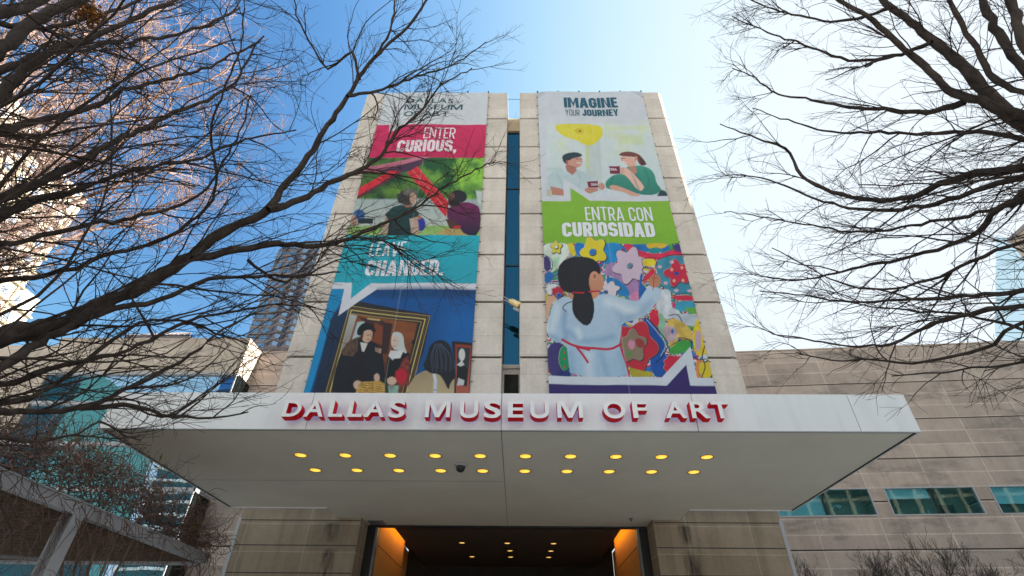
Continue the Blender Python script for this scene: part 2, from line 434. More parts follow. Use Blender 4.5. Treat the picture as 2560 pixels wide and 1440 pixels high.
sj = MB().box(CX0 + .04, CX1 - .04, F_ + .056, F_ + .085, HZ - .016, HZ - .001)
for x0, x1 in ((CX0 + .03, CX0 + .055), (CX1 - .055, CX1 - .03)): sj.box(x0, x1, F_ + .09, RR - .01, HZ - .016, HZ - .001)
sj.build('drip_edge', M['dark_metal'], canopy)
MB().box(-.315, -.307, F_ + .1, T + .8, HZ - .004, HZ - .0005).build('joint_line', M['joint'], canopy)
MB().box(CX0 + .08, -.33, 11.9, 11.906, HZ - .003, HZ - .0005).build('joint_line', M['joint'], canopy)

# entrance: throat soffit, dark portal, lobby with amber coves and glass doors
ent = MB().box(PL + .001, PR - .001, T, 16.05, HZ + .001, 5.6).build('throat_ceiling', M['soffit'], mus)
hd = MB().box(PL + .02, PR - .02, 16.06, 16.2, HZ - .045, HZ + .3)
hd.box(PL + .002, PL + .24, 16.06, 16.22, 0, HZ - .05); hd.box(PR - .24, PR - .002, 16.06, 16.22, 0, HZ - .05)
hd.build('portal_frame', M['dark_metal'], mus)
for x in (PL + .25, PR - .31): MB().box(x, x + .06, 16.04, 16.2, 0, HZ - .05).build('door_track', M['grey_metal'], mus)
MB().box(PL + .12, PL + .55, 15.5, 15.95, HZ - .02, HZ).build('air_vent', M['grey_metal'], mus)
LX0, LX1, LB = -4.05, 3.4, 22.6
lob = MB().box(LX0 + .42, LX1 - .42, 16.25, LB, HZ - .02, HZ + .12)
lob.box(PL, LX0 + .42, 16.25, LB, HZ + .55, HZ + .65); lob.box(LX1 - .42, PR, 16.25, LB, HZ + .55, HZ + .65)
lob.build('lobby_ceiling', M['ceiling_board'], mus)
for x in (LX0 - .25, LX1):
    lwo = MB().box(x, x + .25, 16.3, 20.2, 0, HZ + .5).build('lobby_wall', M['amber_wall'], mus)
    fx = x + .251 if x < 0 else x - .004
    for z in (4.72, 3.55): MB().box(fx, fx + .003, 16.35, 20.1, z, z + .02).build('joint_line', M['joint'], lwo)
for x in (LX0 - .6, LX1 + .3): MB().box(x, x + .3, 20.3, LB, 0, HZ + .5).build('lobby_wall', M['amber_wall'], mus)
MB().box(PL, PR, LB, LB + .2, 0, HZ + .65).build('lobby_back', M['room_dark'], mus)
for x in (LX0 + .30, LX1 - .36): MB().box(x, x + .06, 16.4, 20.1, HZ + .36, HZ + .5).build('cove_light', M['cove_strip'], mus)
for x0, x1 in ((-2.9, -1.7), (-1.6, -.35), (-.25, 1.0), (1.1, 2.3)):
    d = MB().box(x0, x1, LB - .12, LB - .08, 0, HZ - .75).build('glass_door', M['dark_glass'], mus)
    db = MB()
    for x in (x0, x1 - .06): db.box(x, x + .06, LB - .16, LB - .122, 0, HZ - .75)
    db.box(x0 + .06, x1 - .06, LB - .16, LB - .122, HZ - .85, HZ - .75)
    db.build('door_frame', M['grey_metal'], d)

# lamps of the soffit and the lobby
ORD = ['first', 'second', 'third', 'fourth', 'fifth', 'sixth', 'seventh', 'eighth', 'ninth', 'tenth']
def make_downlight(r, lens, cat):
    root = empty('downlight', (0, 0, 0), 'x', cat)
    MB().lathe((0, 0, 0), [(r * .98, -.002), (r * 1.13, -.010), (r * 1.16, -.004), (r * 1.16, .0)], 28).build('trim_ring', M['grey_metal'], root, True)
    ln_ = MB().lathe((0, 0, 0), [(r * .62, -.0031), (r * .98, -.0025)], 28).build('lens', M[lens], root, True)
    MB().lathe((r * .08, r * .1, 0), [(.001, -.0045), (r * .45, -.0042), (r * .66, -.0036)], 28).build('bulb', M['lamp_core'], ln_, True)
    return root
proto = make_downlight(.116, 'lamp_amber', 'downlight')
first = True
for row, (x0, dx, y, w) in enumerate(((-4.368, .901, 10.265, 'front'), (-4.361, .899, 11.182, 'rear'))):
    for i in range(10):
        o = proto if first else copy_tree(proto); first = False
        o.location = (x0 + dx * i, y, HZ - .001)
        tag(o, f'lit amber downlight in the white canopy soffit, {ORD[i]} from the left in the {w} row', 'downlight', 'amber downlights in the canopy soffit')
small = make_downlight(.09, 'lamp_small', 'ceiling light')
sp_pos = [(-1.82, 18.25, 'left of the front row of three'), (-.36, 18.26, 'middle of the front row of three'), (1.13, 18.27, 'right of the front row of three'),
          (-.29, 19.46, 'middle one of the second row'), (1.10, 19.46, 'right one of the second row'),
          (-1.66, 20.56, 'left of the deepest row'), (-.28, 20.56, 'middle of the deepest row'), (1.08, 20.56, 'right of the deepest row')]
for i, (x, y, w) in enumerate(sp_pos):
    o = small if i == 0 else copy_tree(small)
    o.location = (x, y, HZ - .022)
    tag(o, f'small spotlight in the dark lobby ceiling, {w}', 'ceiling light', 'spotlights in the lobby ceiling')

dome = empty('security_camera', on_z(1152, 1160, HZ), 'small black dome security camera under the canopy between the lamp rows', 'camera')
c = dome.location
MB().lathe(c, [(.001, 0), (.135, 0), (.135, -.02), (.115, -.05), (.10, -.055)], 24).build('base_ring', M['white_steel'], dome, True)
MB().lathe(c, [(.098, -.05), (.096, -.09), (.075, -.14), (.04, -.165), (.001, -.172)], 24).build('dome', M['dark_metal'], dome, True)
sc_ = empty('sprinkler', on_z(1577, 1296, HZ), 'tiny grey fire sprinkler head at the right rear of the canopy soffit', 'sprinkler')
c = sc_.location
MB().lathe(c, [(.001, 0), (.06, 0), (.06, -.01), (.03, -.02), (.02, -.05)], 16).build('escutcheon', M['grey_metal'], sc_, True)
MB().lathe(c, [(.02, -.052), (.035, -.056), (.035, -.062), (.001, -.064)], 12).build('head', M['dark_metal'], sc_, True)

# floodlight reaching into the slot
fl = empty('floodlight', (SL0 + .02, T + .35, 13.35), 'bright brass and grey floodlight on an arm inside the blue glass slot', 'floodlight')
plain('brass', lin(236, 206, 150), 0.3, 0.6, 0.3)  # brass lightened to carry a lit look; the slot itself is shaded
def fp(u, v, dy=.06): return on_y(u, v, T + dy)
MB().tube([fp(1252, 740), fp(1264, 744), fp(1277, 754)], .02, 8).build('arm', M['white_steel'], fl, True)
MB().tube([fp(1252, 747), fp(1264, 751), fp(1277, 759)], .02, 8).build('arm', M['white_steel'], fl, True)
MB().tube([fp(1273, 750), fp(1277, 753), fp(1279, 754), fp(1298, 764), fp(1299, 765)], [.06, .10, .12, .13, .11], 14).build('housing', M['brass'], fl)
MB().tube([fp(1284, 771), fp(1297, 777)], .055, 8).build('ballast', M['white_steel'], fl)

# ------------------------------------------------------------------ the two wings
# right wing, slightly turned towards the viewer
wr = empty('stone_wing', (13, 27, 0), 'long pinkish limestone wing with a ribbon of office windows right of the tower', 'building')
ANG = math.atan(0.08)
WM = Matrix.Translation((13, 27, 0)) @ Matrix.Rotation(-ANG, 4, 'Z')
wr.rotation_euler = (0, 0, -ANG)
def wloc(x): return (x - 13) / math.cos(ANG)
WZ = 17.35; WL = 34.0; WS = -7.0                # top, right end, left end (local x)
wins = [(12.72, 17.33), (18.02, 22.2), (22.88, 27.2), (27.9, 32.2), (32.9, 37.0)]
wins = [(wloc(a), wloc(b)) for a, b in wins]
wz0, wz1 = 8.13, 9.44
def wpart(mb, name, mat, parent, **k):
    mb.xf(WM); return mb.build(name, mat, parent, **k)
bands = [(0, 4.42), (4.46, 6.63), (6.69, wz0), (wz1, 10.83), (10.89, 12.92), (12.98, 15.06), (15.12, WZ)]
wall = MB()
for a, b in bands: wall.box(WS, WL, 0, 1.0, a, b)
xs = [WS] + [q for w in wins for q in w] + [WL]
for i in range(0, len(xs), 2):
    if xs[i + 1] > xs[i]: wall.box(xs[i], xs[i + 1], 0, 1.0, wz0, 8.76); wall.box(xs[i], xs[i + 1], 0, 1.0, 8.82, wz1)
# object coordinates follow the wall, so the panels stay on it
wo_ = wall.build('wall', M['wing_stone'], None); wo_.parent = wr
gro = MB()
for i in range(len(bands) - 1):
    z0, z1 = bands[i][1], bands[i + 1][0]
    if z1 - z0 < .2: gro.box(WS + .1, WL - .1, .05, .9, z0 - .01, z1 + .01)
for i in range(0, len(xs), 2): gro.box(xs[i] + .02, xs[i + 1] - .02, .05, .9, 8.75, 8.83)
gro.build('groove', M['joint'], None).parent = wo_
cp = MB().box(WS, WL + .1, -.02, 1.05, WZ, WZ + .07); cp.build('coping', M['brown_stone'], None).parent = wr
MB().box(WS, WL, 1.0, 12, 0, WZ - .4).build('roof_block', M['brown_stone'], None).parent = wr
for i, (a, b) in enumerate(wins):
    fr = MB(); q = .055
    fr.box(a, b, -.03, .12, wz0, wz0 + q); fr.box(a, b, -.03, .12, wz1 - q, wz1)
    fr.box(a, a + q, -.03, .12, wz0 + q, wz1 - q); fr.box(b - q, b, -.03, .12, wz0 + q, wz1 - q)
    f = fr.build('window', M['white_steel'], None); f.parent = wr
    mid = a + (b - a) * (.52 if i else .50)
    MB().box(mid - .03, mid + .03, .0, .1, wz0 + q, wz1 - q).build('mullion', M['dark_metal'], None).parent = f
    MB().box(a + q, b - q, .04, .06, wz0 + q, wz1 - q).build('pane', M['window_glass'], None).parent = f
    rm = MB(); rm.box(a, b, 2.6, 2.7, wz0 - .4, wz1 + .6); rm.box(a, b, .95, 2.6, wz1 + .5, wz1 + .6); rm.box(a, b, .95, 2.6, wz0 - .5, wz0 - .4)
    rm.build('room', M['room_dark'], None).parent = f
    bl = MB()
    if i == 0: bl.box(a + .06, mid - .05, .12, .14, wz0 + .06, wz1 - .06)
    elif i == 1: bl.box(a + .07, mid - .12, .12, .14, wz1 - .52, wz1 - .06)
    else: bl.box(a + .07, mid - .05, .12, .14, wz0 + .5 - .3 * (i % 2), wz1 - .06)
    bl.build('blind', M['white_blind'], None).parent = f
    if i < 3: MB().box(a + .3, b - .3, 1.6, 1.9, wz0 + .62, wz0 + .66).build('shelf', M['white_blind'], None).parent = f
# a few things on the office sill
rnd = random.Random(5)
a, b = wins[1]
plain('paper_white', lin(225, 228, 232), 0.8); plain('toy_red', lin(190, 120, 100), 0.7); plain('leaf_green', lin(60, 96, 60), 0.7)
def sill_thing(name, label, cat, x, shape, mat):
    o = empty(name, WM @ Vector((x, .5, wz0 + .0)), label, cat, 'things on the office window sill')
    mb = MB(); shape(mb); mb.xf(Matrix.Translation(WM @ Vector((x, .5, wz0 + .012))))
    mb.build('body', M[mat], o); return o
sill_thing('desk_lamp', 'white desk lamp standing behind the dark pane of the window nearest the tower', 'lamp', wins[0][0] + 2.9,
           lambda m: m.tube([(0, 0, 0), (0, 0, .05)], .12, 10).tube([(0, 0, .04), (-.1, 0, .45), (.15, 0, .62)], .02, 6).tube([(.12, 0, .62), (.34, 0, .54)], [.04, .1], 8), 'paper_white')
sill_thing('paper_stack', 'loose white papers heaped at the left of the middle office window sill', 'papers', a + .55,
           lambda m: [m.add([(x - .2, -.1, .01 + k * .06), (x + .2, -.12, .03 + k * .06), (x + .22, .15, .10 + k * .06), (x - .18, .15, .05 + k * .06)], [(0, 1, 2, 3)]).box(x - .2, x + .1, -.05, .1, k * .05, k * .05 + .03) for k, x in enumerate((0, .15, -.12))], 'paper_white')
sill_thing('bottle', 'small pale bottle standing beside the mullion of the middle office window', 'bottle', a + 1.95,
           lambda m: m.lathe((0, 0, 0), [(.001, 0), (.07, 0), (.07, .2), (.03, .27), (.03, .34), (.001, .345)], 12), 'paper_white')
sill_thing('picture_frame', 'small tan framed picture leaning at the right end of the middle office window', 'picture', b - .35,
           lambda m: m.add([(-.14, 0, 0), (.14, 0, 0), (.14, .08, .42), (-.14, .08, .42), (-.14, .03, 0), (.14, .03, 0), (.14, .11, .42), (-.14, .11, .42)], [(0, 1, 2, 3), (4, 7, 6, 5), (0, 4, 5, 1), (3, 2, 6, 7), (0, 3, 7, 4), (1, 5, 6, 2)]), 'toy_red')
sill_thing('computer_monitor', 'dark computer monitor seen from behind in the middle office window', 'monitor', b - 1.2,
           lambda m: m.box(-.32, .32, .1, .16, .15, .6).box(-.05, .05, .12, .2, 0, .15).box(-.15, .15, .05, .25, 0, .02), 'dark_metal')

# left glass wing
wg = empty('glass_wing', (-15.45, 25.4, 0), 'limestone topped wing with a tall mirror glass front behind the pergola', 'building')
GX0, GX1, GYF, WB = -26.0, -15.45, 25.4, 27.0
stone('parapet_stone', lin(205, 192, 178), lin(190, 176, 164), lin(216, 206, 194), 2.9, 0.76, off=(0.0, -15.05), joint=0.015, stain=0.3, patch=0.25)
pa = MB().box(-26.45, GX1, GYF, 40, 15.05, 17.22)
pa.build('parapet', M['parapet_stone'], wg)
MB().box(-26.47, GX1 + .02, GYF - .02, 40, 17.22, 17.28).build('coping', M['brown_stone'], wg)
lwl = MB()
for a, b in ((0, 4.4), (4.44, 6.6), (6.64, 8.78), (8.82, 10.95), (10.99, 13.15), (13.19, 15.0), (15.04, 16.78)): lwl.box(-60, -26.48 if a > 15 else GX0 - .02, GYF, 40, a, b)
lwl.build('side_wall', M['parapet_stone'], wg)
MB().box(-59, -26.6, GYF + .05, 39, .1, 16.7).build('side_core', M['joint'], wg)
bw = MB()
for a, b in ((0, 4.42), (4.46, 6.63), (6.69, 8.76), (8.82, 10.83), (10.89, 12.92), (12.98, 15.06), (15.12, 17.37)): bw.box(GX1 + .001, -5.5, WB, 28, a, b)
bw.build('back_wall', M['wing_stone'], wg)
MB().box(GX1 + .1, -5.6, WB + .05, 27.9, .1, 17.2).build('groove', M['joint'], wg)
# glass front: bands between white transoms, each light its own pane
zb = [0.3, 2.2, 4.4, 6.6, 8.82, 11.03, 13.24, 15.0]
xb = [GX0 + (GX1 - .04 - GX0) * i / 4 for i in range(5)]
for i in range(len(zb) - 1):
    for j in range(4):
        MB().box(xb[j] + .012, xb[j + 1] - .012, GYF + .08, GYF + .12, zb[i] + .085, zb[i + 1] - .085).build('pane', M['facade_glass'], wg)
for i, z in enumerate(zb): MB().box(GX0, GX1 + .02, GYF - .06, GYF + .14, z - .09, z + .09 if i < len(zb) - 1 else z + .048).build('transom', M['white_steel'], wg)
for x in xb[1:-1]: MB().box(x - .01, x + .01, GYF + .06, GYF + .10, .4, 15).build('mullion', M['dark_metal'], wg)
MB().box(GX1 - .04, GX1 + .02, GYF - .06, GYF + .0, .4, 14.9).build('corner_post', M['white_steel'], wg)
MB().box(GX1 - .05, GX1, GYF + .15, WB - .01, .2, 15.04).build('return_glass', M['dark_glass'], wg)
for z in (8.82, 13.24): MB().box(GX1, GX1 + .03, GYF + .0, WB - .01, z - .09, z + .09).build('transom', M['white_steel'], wg)
MB().box(GX0, GX1 - .2, GYF + .8, GYF + .9, 0, 15).build('lining', M['room_dark'], wg)
# ------------------------------------------------------------------ skyscrapers
def window_set(parent, quads, mat, depth, most=100):
    """quads: (corner, edge along, edge up, outward normal); the nearest ones are parts, the rest one stuff part"""
    rest = MB()
    for i, (c, e, u, n) in enumerate(quads):
        c, e, u, n = Vector(c), Vector(e), Vector(u), Vector(n) * depth
        vs = [c, c + e, c + e + u, c + u, c + n, c + e + n, c + e + u + n, c + u + n]
        fs = [(4, 5, 6, 7), (0, 1, 5, 4), (1, 2, 6, 5), (2, 3, 7, 6), (3, 0, 4, 7)]
        if i < most: MB().add(vs, fs).build('window', mat, parent)
        else: rest.add(vs, fs)
    if rest.v: tag(rest.build('window', mat, parent), kind='stuff')

# white residential tower, sunlit, far left
ws = empty('white_tower', (-85, 60, 0), 'brilliant white sunlit tower with a grid of small windows at the far left edge', 'skyscraper')
b = MB().box(-112, -85, 30, 70.0, 0, 76.7); b.box(-112, -85, 70.0, 73.9, 0, 55.0)
b.box(-112, -85.6, 40, 61.5, 76.7, 80)
b.build('wall', M['white_concrete'], ws)
bands_, quads = MB(), []
FL = 3.3
for fl_ in range(5, 23):
    z = 76.7 - FL * (23 - fl_) + 1.2
    y1 = 73.9 if z < 52 else 69.9
    bands_.box(-85.0, -84.55, 31, y1 + .25, z - .30, z + .02)
    for k in range(9):
        y0 = 67.0 - k * 3.0 + (3.0 if z < 52 else 0)
        quads.append(((-85, y0, z + .7), (0, 1.0, 0), (0, 0, 1.15), (1, 0, 0)))
for k in range(13): bands_.box(-84.98, -84.72, 69.3 - k * 3.0 - .3, 69.3 - k * 3.0, 20, 76.7)
bands_.build('balcony_band', M['beige_band'], ws)
quads.sort(key=lambda q: -q[0][2] + abs(q[0][1] - 62) * .5)
window_set(ws, quads, M['pale_window'], .06)

# granite tower with saw-tooth bays, behind the museum on the left
gt = empty('granite_tower', (-75, 140, 0), 'tall grey pink office tower with saw tooth blue windows left of the museum', 'skyscraper')
YB = 140.0
zig = [(-86.5, YB), (-79.5, YB)]
x = -79.5
while x < -50: zig += [(x + 2.3, YB - 2.2), (x + 4.4, YB - .1)]; x += 4.4
xe = zig[-1][0]
def zigbox(mb, z0, z1, out):
    poly = [(px, py - out) for px, py in zig] + [(xe, YB + 30), (-86.5 - out, YB + 30)]
    poly[0] = (-86.5 - out, YB - out); mb.prism(poly, z0, z1)
b = MB(); zigbox(b, 0, 125.5, 0); b.build('wall', M['pink_granite'], gt)
sb_, quads = MB(), []
FH = 2.75
for i in range(16):
    z = 84.0 + FH * i
    zigbox(sb_, z - .18, z + .22, .22)
    for j in range(len(zig) - 1):
        p, q = Vector((*zig[j], 0)), Vector((*zig[j + 1], 0))
        e = q - p; n = Vector((e.y, -e.x, 0)).normalized(); L = e.length; eu = e / L
        if p.x > -66: continue
        cols = 2 if L > 5 else 1; ww = (L / cols) * .66
        for c_ in range(cols):
            s0 = p + eu * (L / cols * (c_ + .5) - ww / 2)
            quads.append(((s0.x, s0.y, z + .55), eu * ww, (0, 0, 1.6), n))
sb_.build('floor_band', M['spandrel'], gt)
quads.sort(key=lambda q: q[0][2])
window_set(gt, quads, M['tower_window'], .05)
cr = MB()
def frus(mb, a, b, z0, z1):
    vs = [(a[0], a[2], z0), (a[1], a[2], z0), (a[1], a[3], z0), (a[0], a[3], z0), (b[0], b[2], z1), (b[1], b[2], z1), (b[1], b[3], z1), (b[0], b[3], z1)]
    mb.add(vs, [(0, 3, 2, 1), (4, 5, 6, 7), (0, 1, 5, 4), (1, 2, 6, 5), (2, 3, 7, 6), (3, 0, 4, 7)])
frus(cr, (-86.3, -52, YB - .4, YB + 25), (-83.6, -55, YB + 1.2, YB + 24), 125.5, 129)
frus(cr, (-83.0, -55.5, YB + 1.5, YB + 24), (-80.5, -58, YB + 4.5, YB + 20), 129.02, 134)
crown = cr.build('crown', M['steel_dark'], gt)
cb = MB()
for i in range(12):
    xx = -85.8 + i * 2.8
    cb.tube([(xx, YB - .3, 125.6), (min(max(xx, -83.5), -55), YB + 1.1, 129)], .12, 4)
cb.build('rib', M['pink_granite'], crown)

# tower with a hipped glass roof peeking over the left wing
pt = empty('pyramid_tower', (-162, 205, 0), 'distant tower with a hipped blue glass roof peeking over the left wing parapet', 'skyscraper')
MB().box(-176, -147, 196, 225, 0, 124.2).build('wall', M['pink_granite'], pt)
pr = MB(); frus(pr, (-176, -147, 196, 225), (-163.5, -156.5, 209, 212), 124.22, 133.5)
rf = pr.build('roof', M['tower_window'], pt)
rb = MB()
for i in range(11):
    f_ = i / 10
    rb.tube([(-176 + 29 * f_, 195.9, 124.3), (-163.5 + 7 * f_, 208.9, 133.6)], .16, 4)
for i in range(1, 6):
    q = i / 6; rb.tube([(-176 + 12.5 * q, 195.9 + 13 * q, 124.3 + 9.3 * q), (-147 - 9.5 * q, 195.9 + 13 * q, 124.3 + 9.3 * q)], .13, 4)
rb.build('rib', M['spandrel'], rf)

# slanted glass prism at the far right
pm = empty('glass_prism_tower', (185, 165, 0), 'pale blue glass tower with a slanting edge at the far right behind branches', 'skyscraper')
fr_ = [(160, 150, 95.7), (185.6, 150, 141.4), (212, 150, 128), (240, 150, 60), (240, 150, 0), (186, 150, 0), (186, 150, 72)]
bk = [(235, 200, 95.7), (258, 195, 130), (275, 195, 125), (300, 195, 60), (300, 195, 0), (262, 195, 0), (262, 195, 72)]
k = len(fr_)
MB().add(fr_ + bk, [tuple(range(k)), tuple(range(k, 2 * k))[::-1]] + [(i, k + i, k + (i + 1) % k, (i + 1) % k) for i in range(k)]).build('glass_skin', M['prism_glass'], pm)
ln = MB()
for i in range(14):
    z = 74 + i * 4.6
    xa = 160 + max(0, (z - 95.7)) * .56 if z > 95.7 else 160 + (95.7 - z) * 1.1
    if z < 138: ln.tube([(xa + .6, 149.9, z), (240 - max(0, z - 60) * .4, 149.9, z)], .12, 4)
ln.build('mullion', M['teal_glass'], pm)

# stone office block at the right; it keeps the forecourt in shade
bb = empty('stone_office_block', (95, 30, 0), 'beige stone office block with white framed windows at the extreme right edge', 'building')
MB().box(80, 120, 4, 63.4, 0, 59.3).build('wall', M['brown_stone'], bb)
MB().box(79.7, 120.2, 3.8, 63.6, 59.31, 59.9).build('coping', M['spandrel'], bb)
for r_ in range(3):
    for k in range(4):
        y0 = 57.2 - k * 5.0; z0 = 53.4 - r_ * 6
        f = MB(); q = .22
        f.box(79.85, 80.02, y0, y0 + 3.6, z0, z0 + q); f.box(79.85, 80.02, y0, y0 + 3.6, z0 + 3.4 - q, z0 + 3.4)
        for yy in (y0, y0 + 1.7, y0 + 3.6 - q): f.box(79.85, 80.02, yy, yy + q, z0 + q, z0 + 3.4 - q)
        w = f.build('window', M['white_steel'], bb)
        MB().box(79.93, 79.99, y0 + q, y0 + 3.6 - q, z0 + q, z0 + 3.4 - q).build('pane', M['tower_window'], w)

# the far side of the forecourt, seen mirrored in the glass wing
sl = empty('slab_building', (-67, -70, 0), 'sunlit building with pale floor slabs mirrored in the lower glass wing panes', 'building')
MB().box(-77, -52, -86, -60, 0, 40).build('wall', M['teal_glass'], sl)
q_ = MB()
for i in range(17): q_.box(-77.6, -51.4, -86.5, -59.2, 1.2 + i * 2.4, 1.75 + i * 2.4)
q_.box(-56, -51.5, -86, -59.4, 0, 41.5)
q_.build('floor_slab', M['white_concrete'], sl)
dk = empty('dark_glass_block', (-130, -70, 0), 'dark green glass block mirrored in the upper left panes of the glass wing', 'building')
MB().box(-172, -104, -95, -60, 0, 62).build('wall', M['teal_glass'], dk)
q_ = MB()
for i in range(18): q_.box(-172, -104, -59.9, -59.6, 3 + i * 3.4, 3.5 + i * 3.4)
for i in range(12): q_.box(-172 + i * 6, -171.6 + i * 6, -59.58, -59.4, 0, 62)
q_.build('frame', M['steel_dark'], dk)
bt = empty('blue_tower', (-96, -120, 0), 'slim blue glass tower mirrored in the middle panes of the glass wing', 'skyscraper')
frus(b := MB(), (-104, -92, -126, -112), (-104, -92, -126, -112), 0, 100)
b.build('wall', M['tower_window'], bt)
q_ = MB()
for i in range(24): q_.box(-104.2, -91.8, -111.9, -111.7, 4 + i * 4, 4.3 + i * 4)
q_.build('floor_band', M['steel_dark'], bt)

# ------------------------------------------------------------------ pergola with its vine
PX, PZ = -6.25, 3.6
pg = empty('pergola', (PX, 7, 0), 'white steel pergola with dark timber slats under a bare vine at the lower left', 'pergola')
bm = MB()
bm.box(PX - .05, PX, 2.2, 11.55, PZ - .14, PZ); bm.box(PX - .11, PX + .02, 2.2, 11.55, PZ + .001, PZ + .02); bm.box(PX - .11, PX + .02, 2.2, 11.55, PZ - .162, PZ - .141)
bm.build('beam', M['white_steel'], pg)
MB().box(-12.2, PX - .12, 11.38, 11.52, PZ - .19, PZ).build('beam', M['white_steel'], pg)
MB().box(-12.2, -12.06, 2.2, 11.3, PZ - .19, PZ).build('beam', M['white_steel'], pg)
for px_, py_ in ((PX - .05, 7.72), (PX - .05, 3.2), (-12.1, 7.7), (-12.1, 11.35), (-9.2, 11.3)):
    p = MB()
    p.box(px_ - .09, px_ + .09, py_ - .01, py_ + .01, 0, PZ - .165); p.box(px_ - .09, px_ - .07, py_ - .10, py_ - .012, 0, PZ - .165); p.box(px_ - .09, px_ - .07, py_ + .012, py_ + .10, 0, PZ - .165)
    p.box(px_ + .07, px_ + .09, py_ - .10, py_ - .012, 0, PZ - .165); p.box(px_ + .07, px_ + .09, py_ + .012, py_ + .10, 0, PZ - .165)
    p.build('post', M['white_steel'], pg)
for i in range(44):
    y = 2.4 + i * .204
    MB().box(-12.04, PX - .13, y, y + .11, PZ - .16, PZ - .02).build('slat', M['wood_slat'], pg)
MB().tube([(-12, 7.2, 3.15), (-7.4, 9.2, 3.10)], .035, 8).build('conduit', M['grey_metal'], pg)

gb = empty('grid_building', (82, -70, 0), 'glass building with a pale column grid mirrored in the right wing windows', 'building')
MB().box(40, 125, -90, -62, 0, 66).build('wall', M['teal_glass'], gb)
q_ = MB()
for i in range(16): q_.box(39.8, 125.2, -61.98, -61.5, 3 + i * 4.0, 3.5 + i * 4.0)
for i in range(22): q_.box(40 + i * 4.0, 40.6 + i * 4.0, -61.48, -61.2, 0, 66)
q_.build('frame', M['beige_band'], gb)
# ------------------------------------------------------------------ bare trees
def bark(name, c1, c2, scale=9):
    t = NT(name); v = t.coord()
    n1 = t.noise(t.mapping(v, scale=(1, 1, .35)), scale, 6, 0.7)
    t.base(t.ramp(n1, [(0.3, c1), (0.72, c2)])); t.bump(n1, 0.5, 0.02)
    M[name] = t.set(0.9, 0.15); return M[name]
bark('bark_dark', (0.024, 0.018, 0.015), (0.095, 0.072, 0.060))
bark('bark_sunlit', (0.20, 0.13, 0.11), (0.44, 0.32, 0.28))  # paler, pinker bark: sunlight put into the far tree's colour
bark('bark_grey', (0.030, 0.026, 0.024), (0.11, 0.095, 0.085))
bark('bark_red', (0.10, 0.062, 0.050), (0.30, 0.195, 0.160))

def tubes_mesh(name, lines, mat, parent, k=3, smooth=True):
    """lines: list of (points, radii); all tubes become one mesh"""
    groups = {}
    for p, r in lines: groups.setdefault(len(p), []).append((p, r))
    V, Fc, off = [], [], 0
    for n, ls in groups.items():
        P = np.array([l[0] for l in ls], float); Rr = np.array([l[1] for l in ls], float)
        Tn = np.empty_like(P); Tn[:, 1:-1] = P[:, 2:] - P[:, :-2]; Tn[:, 0] = P[:, 1] - P[:, 0]; Tn[:, -1] = P[:, -1] - P[:, -2]
        Tn /= np.linalg.norm(Tn, axis=2, keepdims=True) + 1e-9
        ref = np.array([0.13, 0.41, 0.9]); ref /= np.linalg.norm(ref)
        A = np.cross(Tn, ref); A /= np.linalg.norm(A, axis=2, keepdims=True) + 1e-9
        B = np.cross(Tn, A)
        ang = np.arange(k) * 2 * math.pi / k
        ring = P[:, :, None] + Rr[:, :, None, None] * (A[:, :, None] * np.cos(ang)[:, None] + B[:, :, None] * np.sin(ang)[:, None])
        m = len(ls); V.append(ring.reshape(-1, 3))
        idx = off + np.arange(m * n * k).reshape(m, n, k)
        a = idx[:, :-1]; b = idx[:, 1:]
        q = np.stack([a, np.roll(a, -1, 2), np.roll(b, -1, 2), b], -1).reshape(-1, 4)
        Fc.append(q); off += m * n * k
    V = np.concatenate(V); Fc = np.concatenate(Fc)
    me = bpy.data.meshes.new(name)
    me.vertices.add(len(V)); me.vertices.foreach_set('co', V.ravel())
    me.loops.add(Fc.size); me.loops.foreach_set('vertex_index', Fc.ravel().astype(np.int32))
    me.polygons.add(len(Fc)); me.polygons.foreach_set('loop_start', np.arange(0, Fc.size, 4, dtype=np.int32))
    me.update(calc_edges=True); me.validate()
    if smooth: me.polygons.foreach_set('use_smooth', np.ones(len(Fc), bool))
    me.materials.append(mat)
    o = bpy.data.objects.new(name, me); COL.objects.link(o)
    if parent: hang(o, parent)
    return o
def spline(pts, step):
    """smooth curve through pts (cubic, tangents by chord length)"""
    P = np.array([tuple(p) for p in pts], float); L = np.linalg.norm(np.diff(P, axis=0), axis=1); m = np.empty_like(P); D = np.diff(P, axis=0) / L[:, None]
    m[0], m[-1] = D[0], D[-1]
    m[1:-1] = (D[:-1] * L[1:, None] + D[1:] * L[:-1, None]) / (L[1:] + L[:-1])[:, None]
    out = []
    for i in range(len(L)):
        n = max(1, int(L[i] / step)); t_ = (np.arange(n) / n)[:, None]; h = L[i]
        out.append((2 * t_ ** 3 - 3 * t_ ** 2 + 1) * P[i] + (t_ ** 3 - 2 * t_ ** 2 + t_) * h * m[i] + (-2 * t_ ** 3 + 3 * t_ ** 2) * P[i + 1] + (t_ ** 3 - t_ ** 2) * h * m[i + 1])
    return np.concatenate(out + [P[-1:]])
def unit(v): return v / (np.linalg.norm(v) + 1e-9)
